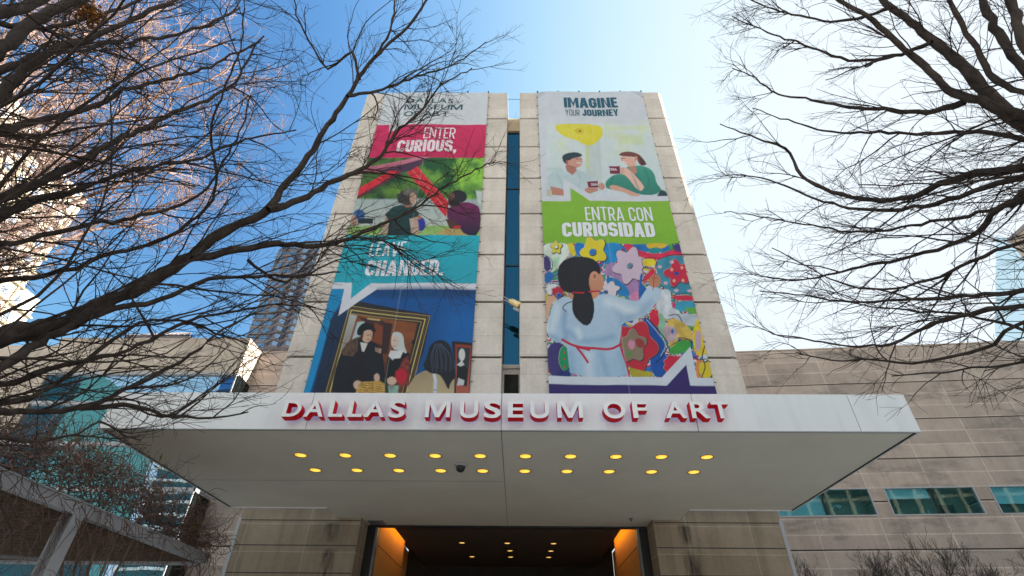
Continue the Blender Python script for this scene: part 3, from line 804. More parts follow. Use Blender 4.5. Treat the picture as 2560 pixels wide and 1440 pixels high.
class Grower:
    def __init__(s, seed, up=0.05, spread=(28, 62), dens=(4.5, 7.0, 9.0), lens=((.7, 2.0), (.28, .85), (.10, .34)), rad=(.011, .0055, .0034), wig=0.13, planar=None, levels=3, bias=None):
        s.g = np.random.default_rng(seed); s.up, s.spread, s.dens, s.lens, s.rad, s.wig, s.planar, s.levels, s.bias = up, spread, dens, lens, rad, wig, planar, levels, bias
    def shoot(s, start, d, length, r, nseg):
        g = s.g; pts = [start]; seg = length / nseg
        curve = g.normal(0, s.wig * .55, 3); d = unit(d)
        for i in range(nseg):
            d = unit(d + curve * .5 + g.normal(0, s.wig, 3) + np.array([0, 0, s.up]))
            pts.append(pts[-1] + d * seg)
        rr = np.linspace(r, max(r * .35, s.rad[-1] * .6), nseg + 1)
        return np.array(pts), rr
    def sprout(s, pts, rr, level, out, t0=0.06, bias=None):
        g = s.g; seg = np.linalg.norm(np.diff(pts, axis=0), axis=1); L = seg.sum()
        cum = np.concatenate([[0], np.cumsum(seg)])
        n = g.poisson(s.dens[level] * L * (1 - t0)) + (1 if level else 2)
        for _ in range(n):
            t_ = g.uniform(t0, 1) ; d_ = t_ * L
            i = min(np.searchsorted(cum, d_) - 1, len(seg) - 1); i = max(i, 0)
            f_ = (d_ - cum[i]) / (seg[i] + 1e-9); p = pts[i] * (1 - f_) + pts[i + 1] * f_
            tan = unit(pts[i + 1] - pts[i]); ax = g.normal(0, 1, 3)
            if s.planar is not None: ax = ax - s.planar * np.dot(ax, s.planar) * .55
            perp = unit(ax - tan * np.dot(ax, tan))
            a = math.radians(g.uniform(*s.spread))
            d = tan * math.cos(a) + perp * math.sin(a)
            if bias is not None: d = d + bias * (.55, .4, .2)[level]
            lo, hi = s.lens[level]; ln = g.uniform(lo, hi) * (1.12 - .55 * t_)
            r = min(s.rad[level] * g.uniform(.75, 1.4) * (ln / hi + .45), (rr[i] if level == 0 else rr[i]) * .8)
            nseg = (8, 6, 4)[level]
            q, qr = s.shoot(p, d, ln, r, nseg)
            out.append((q, qr))
            if level + 1 < s.levels: s.sprout(q, qr, level + 1, out, .08, bias)
def limb3d(trace, d0, d1, root=None):
    """trace: pixel polyline of a limb seen in the photo, placed from d0 to d1 metres from the eye"""
    n = len(trace); P = [tuple(at_dist(u, v, d0 + (d1 - d0) * i / (n - 1))) for i, (u, v) in enumerate(trace)]
    if root is not None: P = [tuple(root)] + P
    return P
def tree(name, label, cat, base, trunk_pts, trunk_r, limbs, bark_m, grower, sides=7, group=None):
    root = empty(name, base, label, cat, group)
    tp = spline(trunk_pts, .15); g = grower.g
    tr_ = np.interp(np.linspace(0, 1, len(tp)), [0, .06, .5, .85, 1], [trunk_r * 1.5, trunk_r * 1.1, trunk_r * .85, trunk_r * .5, trunk_r * .12])
    tubes_mesh('trunk', [(tp, tr_)], M[bark_m], root, 14)
    for P, r0, r1, den in limbs:
        lp = spline(P, .10)
        lp[1:-1] += g.normal(0, .008, lp[1:-1].shape)
        lr = r0 + (r1 - r0) * np.linspace(0, 1, len(lp)) ** .8
        lr *= 1 + .08 * g.normal(0, 1, len(lp))
        lo = tubes_mesh('limb', [(lp, lr)], M[bark_m], root, sides)
        out = []; old = grower.dens
        grower.dens = tuple(q * den for q in old[:1]) + old[1:]; ol = grower.lens; k_ = min(1, max(.45, r0 / .06)); grower.lens = ((ol[0][0] * k_, ol[0][1] * k_),) + ol[1:]
        grower.sprout(lp, lr, 0, out, .10, grower.bias)
        grower.dens = old; grower.lens = ol
        big = [l for l in out if l[1][0] > .012]; sm = [l for l in out if l[1][0] <= .012]
        for l in big: tubes_mesh('branch', [l], M[bark_m], lo, 5)
        if sm: tag(tubes_mesh('twigs', sm, M[bark_m], lo, 3), kind='stuff')
    return root

# near tree at the left: its limbs sweep across the left half
LT = (-6.6, 1.4)
def lroot(z): return (LT[0] + .12 * (z - 3), LT[1] + .10 * (z - 3), z)
left_limbs = [
 (limb3d([(0,845),(75,827),(175,808),(240,765),(360,715),(475,640),(565,575),(670,525),(700,480),(750,420),(810,330),(860,255),(915,165),(960,120),(1025,60),(1075,-10)], 4.9, 9.2, lroot(2.9)), .115, .016, 1.35),
 (limb3d([(670,525),(750,500),(820,460),(900,425),(950,390),(1000,320),(1050,280),(1100,215),(1180,170)], 6.6, 8.8), .045, .008, 1.9),
 (limb3d([(480,645),(600,622),(715,610),(800,613),(875,595),(965,555),(1040,520),(1100,475),(1190,425),(1240,400)], 6.0, 8.8), .042, .008, 1.7),
 (limb3d([(900,200),(880,130),(820,170),(785,125),(750,55),(728,-30)], 7.6, 8.2), .02, .008, 1.2),
 (limb3d([(868,240),(940,228),(1040,192),(1130,162),(1215,105)], 7.5, 8.8), .024, .007, 1.7),
 (limb3d([(940,140),(975,80),(985,20),(990,-30)], 8.1, 8.9), .02, .008, 1.5),
 (limb3d([(880,592),(960,603),(1040,650),(1111,700)], 7.0, 7.6), .016, .006, 1.6),
 (limb3d([(620,650),(690,700),(760,690),(840,650),(930,630)], 6.3, 7.2), .018, .006, 1.6),
 (limb3d([(0,120),(40,92),(90,55),(150,20),(215,-10)], 4.6, 5.6, lroot(4.6)), .058, .035, .9),
 (limb3d([(0,245),(50,190),(140,125),(225,95),(300,60),(400,15),(470,-20)], 4.6, 6.4, lroot(4.3)), .055, .015, 1.0),
 (limb3d([(0,180),(90,140),(200,115),(300,105),(420,90),(520,60),(600,20)], 5.2, 7.2, lroot(4.5)), .05, .01, 1.0),
 (limb3d([(0,500),(100,450),(175,415),(275,360),(350,325),(435,280),(520,250),(600,190),(640,110)], 4.8, 7.4, lroot(3.7)), .065, .010, 1.0),
 (limb3d([(0,545),(75,500),(175,482),(280,440),(380,415),(500,395),(575,362),(650,340),(740,325)], 5.0, 7.6, lroot(3.5)), .065, .008, 1.0),
 (limb3d([(0,610),(110,590),(230,560),(330,545),(430,520),(520,470),(560,400),(600,330),(625,240)], 5.2, 7.6, lroot(3.3)), .04, .008, .7),
 (limb3d([(0,700),(120,690),(260,640),(380,610),(470,560),(540,480),(525,330),(560,230),(600,120),(612,20)], 5.4, 7.6, lroot(3.1)), .035, .008, .7),
 (limb3d([(0,920),(75,870),(150,830),(250,785),(400,750),(520,700),(640,690),(760,690),(850,680)], 4.6, 6.6, lroot(2.7)), .07, .010, .8),
 (limb3d([(0,960),(120,925),(250,890),(380,850),(470,800),(560,780),(700,760),(790,770)], 4.7, 6.4, lroot(2.6)), .045, .008, .7),
 (limb3d([(0,1007),(65,998),(165,940),(220,900),(280,848),(350,812),(450,800),(540,830),(620,860)], 4.5, 6.0, lroot(2.5)), .05, .008, .6),
 (limb3d([(0,1032),(50,1027),(200,1020),(280,990),(380,945),(450,905),(520,850),(560,820),(640,780)], 4.3, 5.8, lroot(2.4)), .05, .009, .7),
 (limb3d([(200,1020),(310,1012),(410,1035),(500,1045),(570,1040),(620,1030)], 4.8, 5.6), .022, .006, 1.1),
 (limb3d([(0,1090),(100,1102),(200,1082),(250,1050),(310,1090),(350,1100)], 4.2, 5.0, lroot(2.3)), .028, .006, .4),
 (limb3d([(0,330),(100,300),(220,270),(330,220),(450,190),(560,150),(660,90)], 5.3, 7.8, lroot(4.0)), .05, .010, 1.0),
 (limb3d([(0,30),(80,10),(140,-25)], 4.4, 5.0, lroot(4.9)), .05, .03, .9),
 (limb3d([(0,60),(110,70),(240,40),(340,5),(420,-30)], 5.5, 7.0, lroot(4.7)), .035, .012, 1.2),
]
for P in ([(0, 0, 0), (-.9, -.2, 1.2), (-2.0, -.4, 2.3), (-3.2, -.8, 3.4)], [(0, 0, 0), (-.4, -1.0, 1.2), (-.7, -2.2, 2.4), (-1.2, -3.4, 3.6)], [(0, 0, 0), (-.3, -.1, 1.6), (-.7, -.3, 3.2), (-.8, -.4, 4.8)]):
    r_ = lroot(4.4); left_limbs.append(([(r_[0] + a, r_[1] + b, r_[2] + c) for a, b, c in P], .08, .01, .8))
tree('bare_tree', 'large bare dark tree whose limbs sweep across the left half of the view', 'tree', (LT[0], LT[1], 0),
     [(LT[0] - .5, LT[1] - .3, 0), (LT[0] - .25, LT[1] - .15, 1.2), lroot(2.6), lroot(3.8), lroot(5.2)], .24, left_limbs, 'bark_dark',
     Grower(11, up=.03, spread=(20, 52), dens=(3.2, 4.2, 5.2), lens=((.8, 2.5), (.28, .85), (.10, .32)), rad=(.0085, .0040, .0024), bias=np.array([.30, .15, .12])), 8)

# taller sunlit tree further back on the left
B2 = (-14.2, 6.2)
rng = np.random.default_rng(3)
limbs2 = [
 (limb3d([(-60,520),(120,420),(240,330),(330,260),(420,230),(520,200),(590,160)], 13.5, 15.5, (B2[0], B2[1], 6.0)), .11, .015, 1.0),
 (limb3d([(-60,420),(60,300),(200,240),(330,160),(440,120),(560,110)], 13.0, 15.0, (B2[0], B2[1], 6.6)), .10, .014, 1.0),
 (limb3d([(-60,300),(60,200),(170,110),(300,60),(420,20)], 12.6, 15.0, (B2[0], B2[1], 7.2)), .09, .014, 1.0),
 (limb3d([(-60,600),(150,520),(300,460),(420,420),(520,350),(600,270)], 14.0, 15.8, (B2[0], B2[1], 5.6)), .09, .013, 1.0),
 (limb3d([(-60,680),(160,600),(330,540),(450,500),(540,470),(620,400)], 14.4, 16.0, (B2[0], B2[1], 5.2)), .08, .012, 1.0),
 (limb3d([(-40,200),(80,80),(180,60),(260,30)], 12.4, 13.6, (B2[0], B2[1], 8.0)), .07, .014, 1.0),
]
tree('bare_tree', 'sunlit pinkish bare tree behind the dark left tree, against the deep blue sky', 'tree', (B2[0], B2[1], 0),
     [(B2[0], B2[1], 0), (B2[0] + .1, B2[1], 2.5), (B2[0], B2[1], 5.5), (B2[0] + .1, B2[1] + .1, 9)], .26, limbs2, 'bark_sunlit',
     Grower(21, up=.06, dens=(4.2, 4.4, 4.6), lens=((.9, 2.6), (.4, 1.2), (.2, .55)), rad=(.018, .011, .0085)), 6)

# tree at the right
RT = (7.0, 2.5)
def rroot(z): return (RT[0] - .12 * (z - 3), RT[1] + .06 * (z - 3), z)
right_limbs = [
 (limb3d([(2560,310),(2500,265),(2430,190),(2380,140),(2330,100),(2280,55),(2230,20),(2200,-10)], 7.6, 9.4, rroot(5.6)), .115, .035, .8),
 (limb3d([(2560,292),(2430,246),(2370,225),(2310,165),(2230,95),(2170,40),(2100,0),(2060,-30)], 7.4, 9.0, rroot(5.5)), .08, .022, .9),
 (limb3d([(2560,175),(2520,115),(2480,50),(2455,-10)], 7.2, 8.0, rroot(6.2)), .065, .035, .9),
 (limb3d([(2560,110),(2540,40),(2520,-20)], 7.0, 7.6, rroot(6.6)), .06, .04, .9),
 (limb3d([(2410,255),(2320,280),(2230,275),(2105,265),(2030,250),(1945,235),(1890,195),(1830,170)], 7.8, 9.6), .035, .007, 1.2),
 (limb3d([(2560,420),(2480,425),(2380,450),(2255,500),(2180,500),(2080,480),(2005,440),(1960,370),(1890,345),(1800,310)], 6.8, 8.6, rroot(5.0)), .075, .007, 1.0),
 (limb3d([(2560,438),(2430,480),(2310,515),(2190,525),(2080,510),(1960,465),(1880,440),(1790,440)], 6.6, 8.4, rroot(4.9)), .05, .006, 1.0),
 (limb3d([(2560,478),(2480,540),(2430,590),(2280,640),(2130,672),(2000,700),(1900,690)], 6.4, 8.0, rroot(4.7)), .055, .007, 1.0),
 (limb3d([(2560,500),(2420,540),(2300,560),(2150,580),(2010,560),(1900,540),(1810,530)], 6.6, 8.4, rroot(4.6)), .035, .006, 1.0),
 (limb3d([(2560,725),(2430,740),(2280,750),(2130,755),(2030,740),(1900,728)], 5.8, 7.2, rroot(3.8)), .045, .006, 1.0),
 (limb3d([(2560,765),(2430,785),(2330,810),(2230,860),(2130,865),(2030,850),(1930,835)], 5.6, 7.0, rroot(3.7)), .05, .006, .9),
 (limb3d([(2560,825),(2480,800),(2400,785),(2330,780),(2180,765),(2090,745)], 5.8, 6.8, rroot(3.5)), .035, .006, 1.0),
 (limb3d([(2540,815),(2455,870),(2380,890),(2280,910),(2180,900),(2080,900),(1990,880)], 5.6, 6.8, rroot(3.5)), .035, .006, .8),
 (limb3d([(2560,905),(2480,915),(2400,925),(2320,935),(2230,940)], 5.4, 6.2, rroot(3.2)), .026, .006, .5),
 (limb3d([(2560,345),(2470,330),(2390,330),(2290,335),(2200,330),(2080,330),(1970,300),(1880,270)], 7.4, 9.2, rroot(5.3)), .045, .007, 1.0),
 (limb3d([(2330,105),(2230,140),(2120,150),(2010,110),(1920,80),(1830,40)], 8.2, 9.8), .025, .007, 1.2),
 (limb3d([(2230,20),(2120,50),(2000,40),(1900,10),(1830,-30)], 8.6, 9.8), .022, .007, 1.1),
 (limb3d([(2560,600),(2460,640),(2350,690),(2240,720),(2120,715),(2010,660),(1930,620)], 6.2, 7.6, rroot(4.3)), .035, .006, 1.0),
 (limb3d([(2560,230),(2490,200),(2440,120),(2390,30),(2360,-20)], 7.0, 8.2, rroot(6.0)), .05, .022, .9),
]
# the part of the crown that stands beyond the frame
for P in ([(0, 0, 0), (.8, .1, 1.2), (1.9, .2, 2.2), (3.2, .6, 3.3)], [(0, 0, 0), (.5, -1.0, 1.2), (1.0, -2.2, 2.4), (1.2, -3.4, 3.8)], [(0, 0, 0), (.7, .9, 1.0), (1.6, 2.0, 2.0), (2.4, 3.2, 3.2)], [(0, 0, 0), (.1, -.2, 1.6), (.5, -.2, 3.2), (.9, 0, 4.8)]):
    r_ = rroot(5.0 + .4 * len(right_limbs) % 1.5); right_limbs.append(([(r_[0] + a, r_[1] + b, r_[2] + c) for a, b, c in P], .09, .01, .8))
tree('bare_tree', 'large bare tree reaching in from the right against the pale sky', 'tree', (RT[0], RT[1], 0),
     [(RT[0] + .5, RT[1] - .2, 0), (RT[0] + .2, RT[1] - .1, 1.5), rroot(3.2), rroot(5.0), rroot(6.8)], .27, right_limbs, 'bark_dark',
     Grower(31, up=.0, spread=(20, 55), dens=(3.4, 4.8, 5.8), lens=((.6, 1.8), (.26, .8), (.10, .30)), rad=(.0078, .0036, .0022), bias=np.array([-.45, .1, .0])), 8)

# bird's nest of dry leaves high in the left tree
nb = MB(); nr = random.Random(4); nc = at_dist(226, 36, 6.2)
nest = empty('bird_nest', nc, 'clump of orange brown dry leaves caught high in the upper left branches', 'nest')
for i in range(260):
    d = Vector((nr.gauss(0, 1), nr.gauss(0, 1), nr.gauss(0, .8))).normalized() * (.03 + .085 * nr.random()) 
    a = Vector((nr.gauss(0, 1), nr.gauss(0, 1), nr.gauss(0, 1))).normalized() * .022; b_ = a.orthogonal().normalized() * .014
    p = nc + d; nb.add([p - a, p + b_, p + a, p - b_ + a * .2], [(0, 1, 2, 3)])
bark('leaf_dry', (0.16, 0.06, 0.015), (0.45, 0.20, 0.06), 40)
nb.build('leaf_clump', M['leaf_dry'], nest)

# vine on the pergola
vine = empty('vine', (PX, 8, PZ), 'tangle of bare reddish brown vine sprawling over the white pergola beam', 'vine')
vg = np.random.default_rng(8); lines, hang_, leaves = [], [], MB()
for i in range(1200):
    y = vg.uniform(2.6, 11.7); hmax = .34 + .95 * math.exp(-((y - 8.2) / 2.4) ** 2)
    p = np.array([PX - .15 + vg.normal(0, .28), y, PZ + .03 + vg.uniform(0, .5) * hmax]); d = unit(vg.normal(0, 1, 3) * np.array([.7, 1.2, .6])); P = [p]; c_ = vg.normal(0, .3, 3)
    for j in range(11):
        d = unit(d + c_ * .6 + vg.normal(0, .38, 3) + np.array([(PX - .2 - p[0]) * .5, 0, (PZ + hmax * .6 - p[2]) * .5]))
        p = p + d * .085; P.append(p)
    lines.append((P, np.linspace(vg.uniform(.005, .010), .004, 12)))
for i in range(130):       # shoots standing out above
    y = vg.uniform(4, 11.4); p = np.array([PX - .2 + vg.normal(0, .3), y, PZ + .5 * math.exp(-((y - 8.2) / 2.4) ** 2)]); d = unit(np.array([vg.normal(0, .6), vg.normal(0, .6), 1])); P = [p]; c_ = vg.normal(0, .2, 3)
    for j in range(7):
        d = unit(d + c_ * .5 + vg.normal(0, .2, 3)); p = p + d * .10; P.append(p)
    lines.append((P, np.linspace(.005, .0025, 8)))
    if i % 2 == 0:
        for q in range(3):
            l = Vector(P[4 + q]); a = Vector(vg.normal(0, .022, 3)); b_ = a.orthogonal().normalized() * .016
            leaves.add([l, l + a + b_, l + a * 2, l + a - b_], [(0, 1, 2, 3)])
tag(tubes_mesh('tangle', lines, M['bark_red'], vine, 3), kind='stuff')
for i in range(220):       # strands hanging below the beam, mostly round the post
    if i < 140: y = 8.2 + vg.normal(0, .9); n_ = int(vg.uniform(6, 18))
    elif i < 190: y = vg.uniform(5, 11.5); n_ = int(vg.uniform(4, 8))
    else: y = 11.5 + vg.normal(0, .06); n_ = 16
    p = np.array([PX - .1 + vg.normal(0, .12), y, PZ - .02]); d = unit(np.array([vg.normal(0, .5), vg.normal(0, .5), -.7])); P = [p]; c_ = vg.normal(0, .25, 3)
    for j in range(n_):
        d = unit(d + c_ * .4 + vg.normal(0, .3, 3) + np.array([0, 0, -.18])); p = p + d * .09; P.append(p)
    hang_.append((P, np.linspace(vg.uniform(.004, .008), .003, n_ + 1)))
tag(tubes_mesh('hanging_strands', hang_, M['bark_red'], vine, 3), kind='stuff')
st = []
for k in range(5):
    P = spline([(PX - .3 + .12 * k, 8.5 + .1 * k, 0), (PX - .2 + .1 * math.sin(k), 8.4 + .1 * k, 1.2), (PX - .15, 8.3 + .2 * k, 2.4), (PX - .1, 8.1 + .45 * k - .6, 3.6)], .1)
    st.append((P, np.linspace(.035, .015, len(P))))
tubes_mesh('stem', st, M['bark_red'], vine, 7)
plain('leaf_yellow', (0.20, 0.16, 0.03), 0.7, 0.2, var=.4, scale=20)
leaves.build('leaves', M['leaf_yellow'], vine)

# bare shrubs along the foot of the right wing
shrub_at = [(9.0 + 1.55 * i, 16.6 + .35 * math.sin(i * 2.1), ORD[i]) for i in range(9)]
for i, (x, y, w) in enumerate(shrub_at):
    gsh = Grower(60 + i, up=.10, spread=(20, 55), dens=(7.0, 9.0, 9.0), lens=((.5, 1.5), (.25, .7), (.10, .28)), rad=(.012, .007, .005), wig=.12)
    s_ = empty('bare_shrub', (x, y, 0), f'bare twiggy grey shrub before the stone wing, {w} along from the tower', 'shrub', 'bare shrubs along the stone wing')
    g_ = gsh.g; stems = []
    for k in range(11):
        a = g_.uniform(0, 6.28); d = np.array([math.cos(a) * .35, math.sin(a) * .35, 1.0])
        q, r = gsh.shoot(np.array([x + .15 * math.cos(a), y + .15 * math.sin(a), 0.0]), d, g_.uniform(3.2, 4.5), .03, 12); stems.append((q, np.linspace(.03, .008, len(q))))
    so = tubes_mesh('stem', stems, M['bark_grey'], s_, 6)
    out = []
    for q, r in stems: gsh.sprout(q, r, 0, out, .30)
    tag(tubes_mesh('twigs', out, M['bark_grey'], so, 3), kind='stuff')
# ------------------------------------------------------------------ lettering
GLYPHS = {}
def glyph(ch, bold, extrude):
    """outline of one letter (cap height about 0.7); M is drawn here because a bold offset folds its narrow notches"""
    key = (ch, bold, extrude)
    if key in GLYPHS: return GLYPHS[key]
    if ch in 'MN':
        h, st = .73, .095 + bold * 1.9; n_ = 0
        if ch == 'M':
            w, q = .84, .055 + bold; d = .05 + bold * .9
            P = [(0, 0), (0, h), (st + q, h), (w / 2, h * .30), (w - st - q, h), (w, h), (w, 0), (w - st, 0), (w - st, h * .80 - bold), (w / 2 + d, 0), (w / 2 - d, 0), (st, h * .80 - bold), (st, 0)]
        else:
            w = .66; q = st * 1.05
            P = [(0, 0), (0, h), (q, h), (w - st, h * .30), (w - st, h), (w, h), (w, 0), (w - q, 0), (st, h * .70), (st, 0)]
        bm_ = MB(); k = len(P); z = extrude
        import bmesh
        b_ = bmesh.new(); f_ = b_.faces.new([b_.verts.new((x, y, z)) for x, y in P][::-1]); b_.normal_update()
        bmesh.ops.triangulate(b_, faces=[f_]); b_.verts.index_update()
        tris = [tuple(v.index for v in f.verts) for f in b_.faces]; vs = [tuple(v.co) for v in b_.verts]; b_.free()
        def up_(t): 
            (x0, y0, _), (x1, y1, _), (x2, y2, _) = (vs[i] for i in t); return (x1 - x0) * (y2 - y0) - (x2 - x0) * (y1 - y0) > 0
        tris = [t if up_(t) else t[::-1] for t in tris]
        fs = list(tris); nz = [1.0] * len(tris)
        if extrude:
            vs = vs + [(x, y, -z) for x, y, _ in vs]
            fs += [tuple(i + k for i in t[::-1]) for t in tris]; nz += [-1.0] * len(tris)
            ring = [min(range(k), key=lambda i: abs(vs[i][0] - x) + abs(vs[i][1] - y)) for x, y in P]
            fs += [(ring[i], ring[(i + 1) % k], ring[(i + 1) % k] + k, ring[i] + k) for i in range(k)]; nz += [0.0] * k
        GLYPHS[key] = (np.array(vs), fs, nz); return GLYPHS[key]
    cu = bpy.data.curves.new('lettering', 'FONT'); cu.body = ch; cu.offset = bold; cu.extrude = extrude; cu.resolution_u = 5
    ob = bpy.data.objects.new('lettering', cu); COL.objects.link(ob)
    dg = bpy.context.evaluated_depsgraph_get(); dg.update()
    me = bpy.data.meshes.new_from_object(ob.evaluated_get(dg))
    vs = np.array([v.co[:] for v in me.vertices]); fs = [tuple(p.vertices) for p in me.polygons]; nz = [p.normal.z for p in me.polygons]
    bpy.data.objects.remove(ob); bpy.data.curves.remove(cu); bpy.data.meshes.remove(me)
    vs[:, 0] -= vs[:, 0].min(); GLYPHS[key] = (vs, fs, nz); return GLYPHS[key]
def text_polys(body, bold=0.0, extrude=0.0, gap=.085):
    """a line of text as vertices and faces, fitted to a unit box in x and y"""
    V, Fs, N, x, off = [], [], [], 0.0, 0
    caps = [glyph(c, bold, extrude)[0][:, 1] for c in body if c in 'EHITLAM' ]
    for ch in body:
        if ch == ' ': x += .26; continue
        vs, fs, nz = glyph(ch, bold, extrude); vs = vs.copy(); w = vs[:, 0].max(); vs[:, 0] += x; x += w + gap
        V.append(vs); Fs += [tuple(i + off for i in f) for f in fs]; N += nz; off += len(vs)
    V = np.concatenate(V); lo, hi = V.min(0), V.max(0)
    V[:, 0] = (V[:, 0] - lo[0]) / (hi[0] - lo[0]); V[:, 1] = (V[:, 1] - lo[1]) / (hi[1] - lo[1])
    return V, Fs, N
def strip(path, s_, closed=False):
    """a stroke of constant width along a path, as one band of quads"""
    path = [p for i, p in enumerate(path) if i == 0 or math.dist(p, path[i - 1]) > 1e-4]
    P = np.array(path, float); n = len(P); fs, vs = [], []
    for i in range(n):
        a_ = P[i] - P[i - 1] if (i or closed) else P[1] - P[0]; b_ = P[(i + 1) % n] - P[i] if (i < n - 1 or closed) else a_
        a_, b_ = a_ / np.hypot(*a_), b_ / np.hypot(*b_); m = a_ + b_; m = m / np.hypot(*m); nn = np.array([-m[1], m[0]])
        w = s_ / 2 / max(.5, m @ a_); vs += [tuple(P[i] + nn * w), tuple(P[i] - nn * w)]
    for i in range(n if closed else n - 1): j = (i + 1) % n; fs.append((2 * i, 2 * i + 1, 2 * j + 1, 2 * j))
    return vs, fs
def arc(cx, cy, rx, ry, a0, a1, n=7): return [(cx + rx * math.cos(R(a0 + (a1 - a0) * i / n)), cy + ry * math.sin(R(a0 + (a1 - a0) * i / n))) for i in range(n + 1)]
def cond_glyph(ch, s_, w):
    """tall condensed grotesque capitals, cap height 1"""
    h = s_ / 2; q = s_ * .82; hq = q / 2; r = min(w * .5 - h, .30); out = []
    def poly(*p): out.append(([tuple(x) for x in p], [tuple(range(len(p)))]))
    def st(path, closed=False): out.append(strip(path, s_, closed))
    def rect(x0, y0, x1, y1): poly((x0, y0), (x1, y0), (x1, y1), (x0, y1))
    if ch == 'I': w = s_; rect(0, 0, s_, 1)
    elif ch in 'EFL':
        w *= .82; rect(0, 0, s_, 1)
        for y in {'E': (0, .5 - hq, 1 - q), 'F': (.5 - hq, 1 - q), 'L': (0,)}[ch]: rect(s_, y, w * (1 if y != .5 - hq else .92), y + q)
    elif ch == 'T': rect(0, 1 - q, w, 1); rect(w / 2 - h, 0, w / 2 + h, 1 - q)
    elif ch == 'H': rect(0, 0, s_, 1); rect(w - s_, 0, w, 1); rect(s_, .5 - hq, w - s_, .5 + hq)
    elif ch in 'AV':
        w *= 1.12; a_ = s_ * .62; t_ = (w / 2 - s_) / (w / 2 - a_); k = w / 2 - a_
        L = [(0, 0), (s_, 0), (w / 2, t_), (w / 2, 1), (w / 2 - a_, 1)]; Rr = [(w - x, y) for x, y in L][::-1]
        bar = [(s_ + k * .20, .20), (w - s_ - k * .20, .20), (w - s_ - k * (.20 + q), .20 + q), (s_ + k * (.20 + q), .20 + q)]
        if ch == 'A': poly(*L); poly(*Rr); poly(*bar)
        else: poly(*[(x, 1 - y) for x, y in L][::-1]); poly(*[(x, 1 - y) for x, y in Rr][::-1])
    elif ch == 'Y':
        w *= 1.1; poly((0, 1), (w / 2 - h, .42), (w / 2, .42), (w / 2, .62), (s_ * 1.02, 1)); poly((w - s_ * 1.02, 1), (w / 2, .62), (w / 2, .42), (w / 2 + h, .42), (w, 1)); rect(w / 2 - h, 0, w / 2 + h, .42)
    elif ch == 'N':
        w *= 1.14; rect(0, 0, s_, 1); rect(w - s_, 0, w, 1); poly((s_, 1), (s_, .72), (w - s_, 0), (w - s_, .28))
    elif ch == 'M': w *= 1.38; rect(0, 0, s_, 1); rect(w - s_, 0, w, 1); poly((s_, 1), (s_, .66), (w / 2, .10), (w / 2, .48)); poly((w / 2, .48), (w / 2, .10), (w - s_, .66), (w - s_, 1))
    elif ch == 'O': st(arc(w - h - r, 1 - h - r, r, r, 0, 90) + arc(h + r, 1 - h - r, r, r, 90, 180) + arc(h + r, h + r, r, r, 180, 270) + arc(w - h - r, h + r, r, r, 270, 359), True)
    elif ch in 'CG':
        p = [(w - h, .68 if ch == 'C' else .74)] + arc(w - h - r, 1 - h - r, r, r, 0, 90) + arc(h + r, 1 - h - r, r, r, 90, 180) + arc(h + r, h + r, r, r, 180, 270) + arc(w - h - r, h + r, r, r, 270, 360)
        st(p + [(w - h, .33 if ch == 'C' else .40)])
        if ch == 'G': rect(w * .50, .40, w, .40 + q * .85)
    elif ch == 'U': st([(h, 1)] + arc(h + r, h + r, r, r, 180, 270) + arc(w - h - r, h + r, r, r, 270, 360) + [(w - h, 1)])
    elif ch == 'J': w *= .86; r = min(r, w * .5 - h); st([(w - h, 1)] + arc(w - h - r, h + r, r, r, 0, -90) + arc(h + r, h + r, r, r, 270, 180) + [(h, .32)])
    elif ch == 'D': rect(0, 0, s_, 1); st([(s_, h)] + arc(w - h - r, h + r, r, r, 270, 360) + arc(w - h - r, 1 - h - r, r, r, 0, 90) + [(s_, 1 - h)])
    elif ch == 'R':
        rr = min(.19, w * .5 - h); rect(0, 0, s_, 1); st([(s_, .44)] + arc(w - h - rr, .44 + rr, rr, rr, 270, 360) + arc(w - h - rr, 1 - h - rr, rr, rr, 0, 90) + [(s_, 1 - h)])
        poly((w * .42, .44 - h), (w - s_ * 1.02, 0), (w, 0), (w * .42 + s_ * 1.0, .44 - h))
    elif ch == 'S':
        rr = min(r, .21); st([(w - h, .70)] + arc(w - h - rr, 1 - h - rr, rr, rr, 0, 90) + arc(h + rr, 1 - h - rr, rr, rr, 90, 180) + arc(h + rr, .62, rr, .12, 180, 250, 4) + arc(w - h - rr, .38, rr, .12, 70, 0, 4) + arc(w - h - rr, h + rr, rr, rr, 360, 270) + arc(h + rr, h + rr, rr, rr, 270, 180) + [(h, .30)])
    elif ch == '.': w = s_; rect(0, 0, s_, s_)
    elif ch == ',': w = s_; rect(0, 0, s_, s_); poly((s_ * .35, 0), (s_ * .1, -s_ * .7), (s_ * .5, -s_ * .7), (s_, 0))
    return out, w
def text_cond(body, s_, w, gap):
    V, Fs, x, z = [], [], 0.0, 0.0
    for ch in body:
        if ch == ' ': x += w * .62; continue
        parts, gw = cond_glyph(ch, s_, w)
        for vs, fs in parts:
            z += .0004; o = len(V); V += [(px + x, py, z) for px, py in vs]
            for f in fs:
                ar = sum(vs[f[i - 1]][0] * vs[f[i]][1] - vs[f[i]][0] * vs[f[i - 1]][1] for i in range(len(f)))
                Fs.append(tuple(i + o for i in (f if ar > 0 else f[::-1])))
        x += gw + gap
    V = np.array(V); x0, x1 = V[:, 0].min(), V[:, 0].max(); y0 = 0.0
    V[:, 0] = (V[:, 0] - x0) / (x1 - x0); return V, Fs
plain('letter_white', lin(240, 240, 242), 0.35, 0.4, var=0.01)
t = NT('letter_red'); t.base(lin(190, 2, 22)); t.b.inputs['Emission Color'].default_value = (0.75, 0.0, 0.01, 1); t.b.inputs['Emission Strength'].default_value = 0.02
M['letter_red'] = t.set(0.6, 0.15)
emit('halo_led', (0.50, 0.45, 1.0), 0.08)
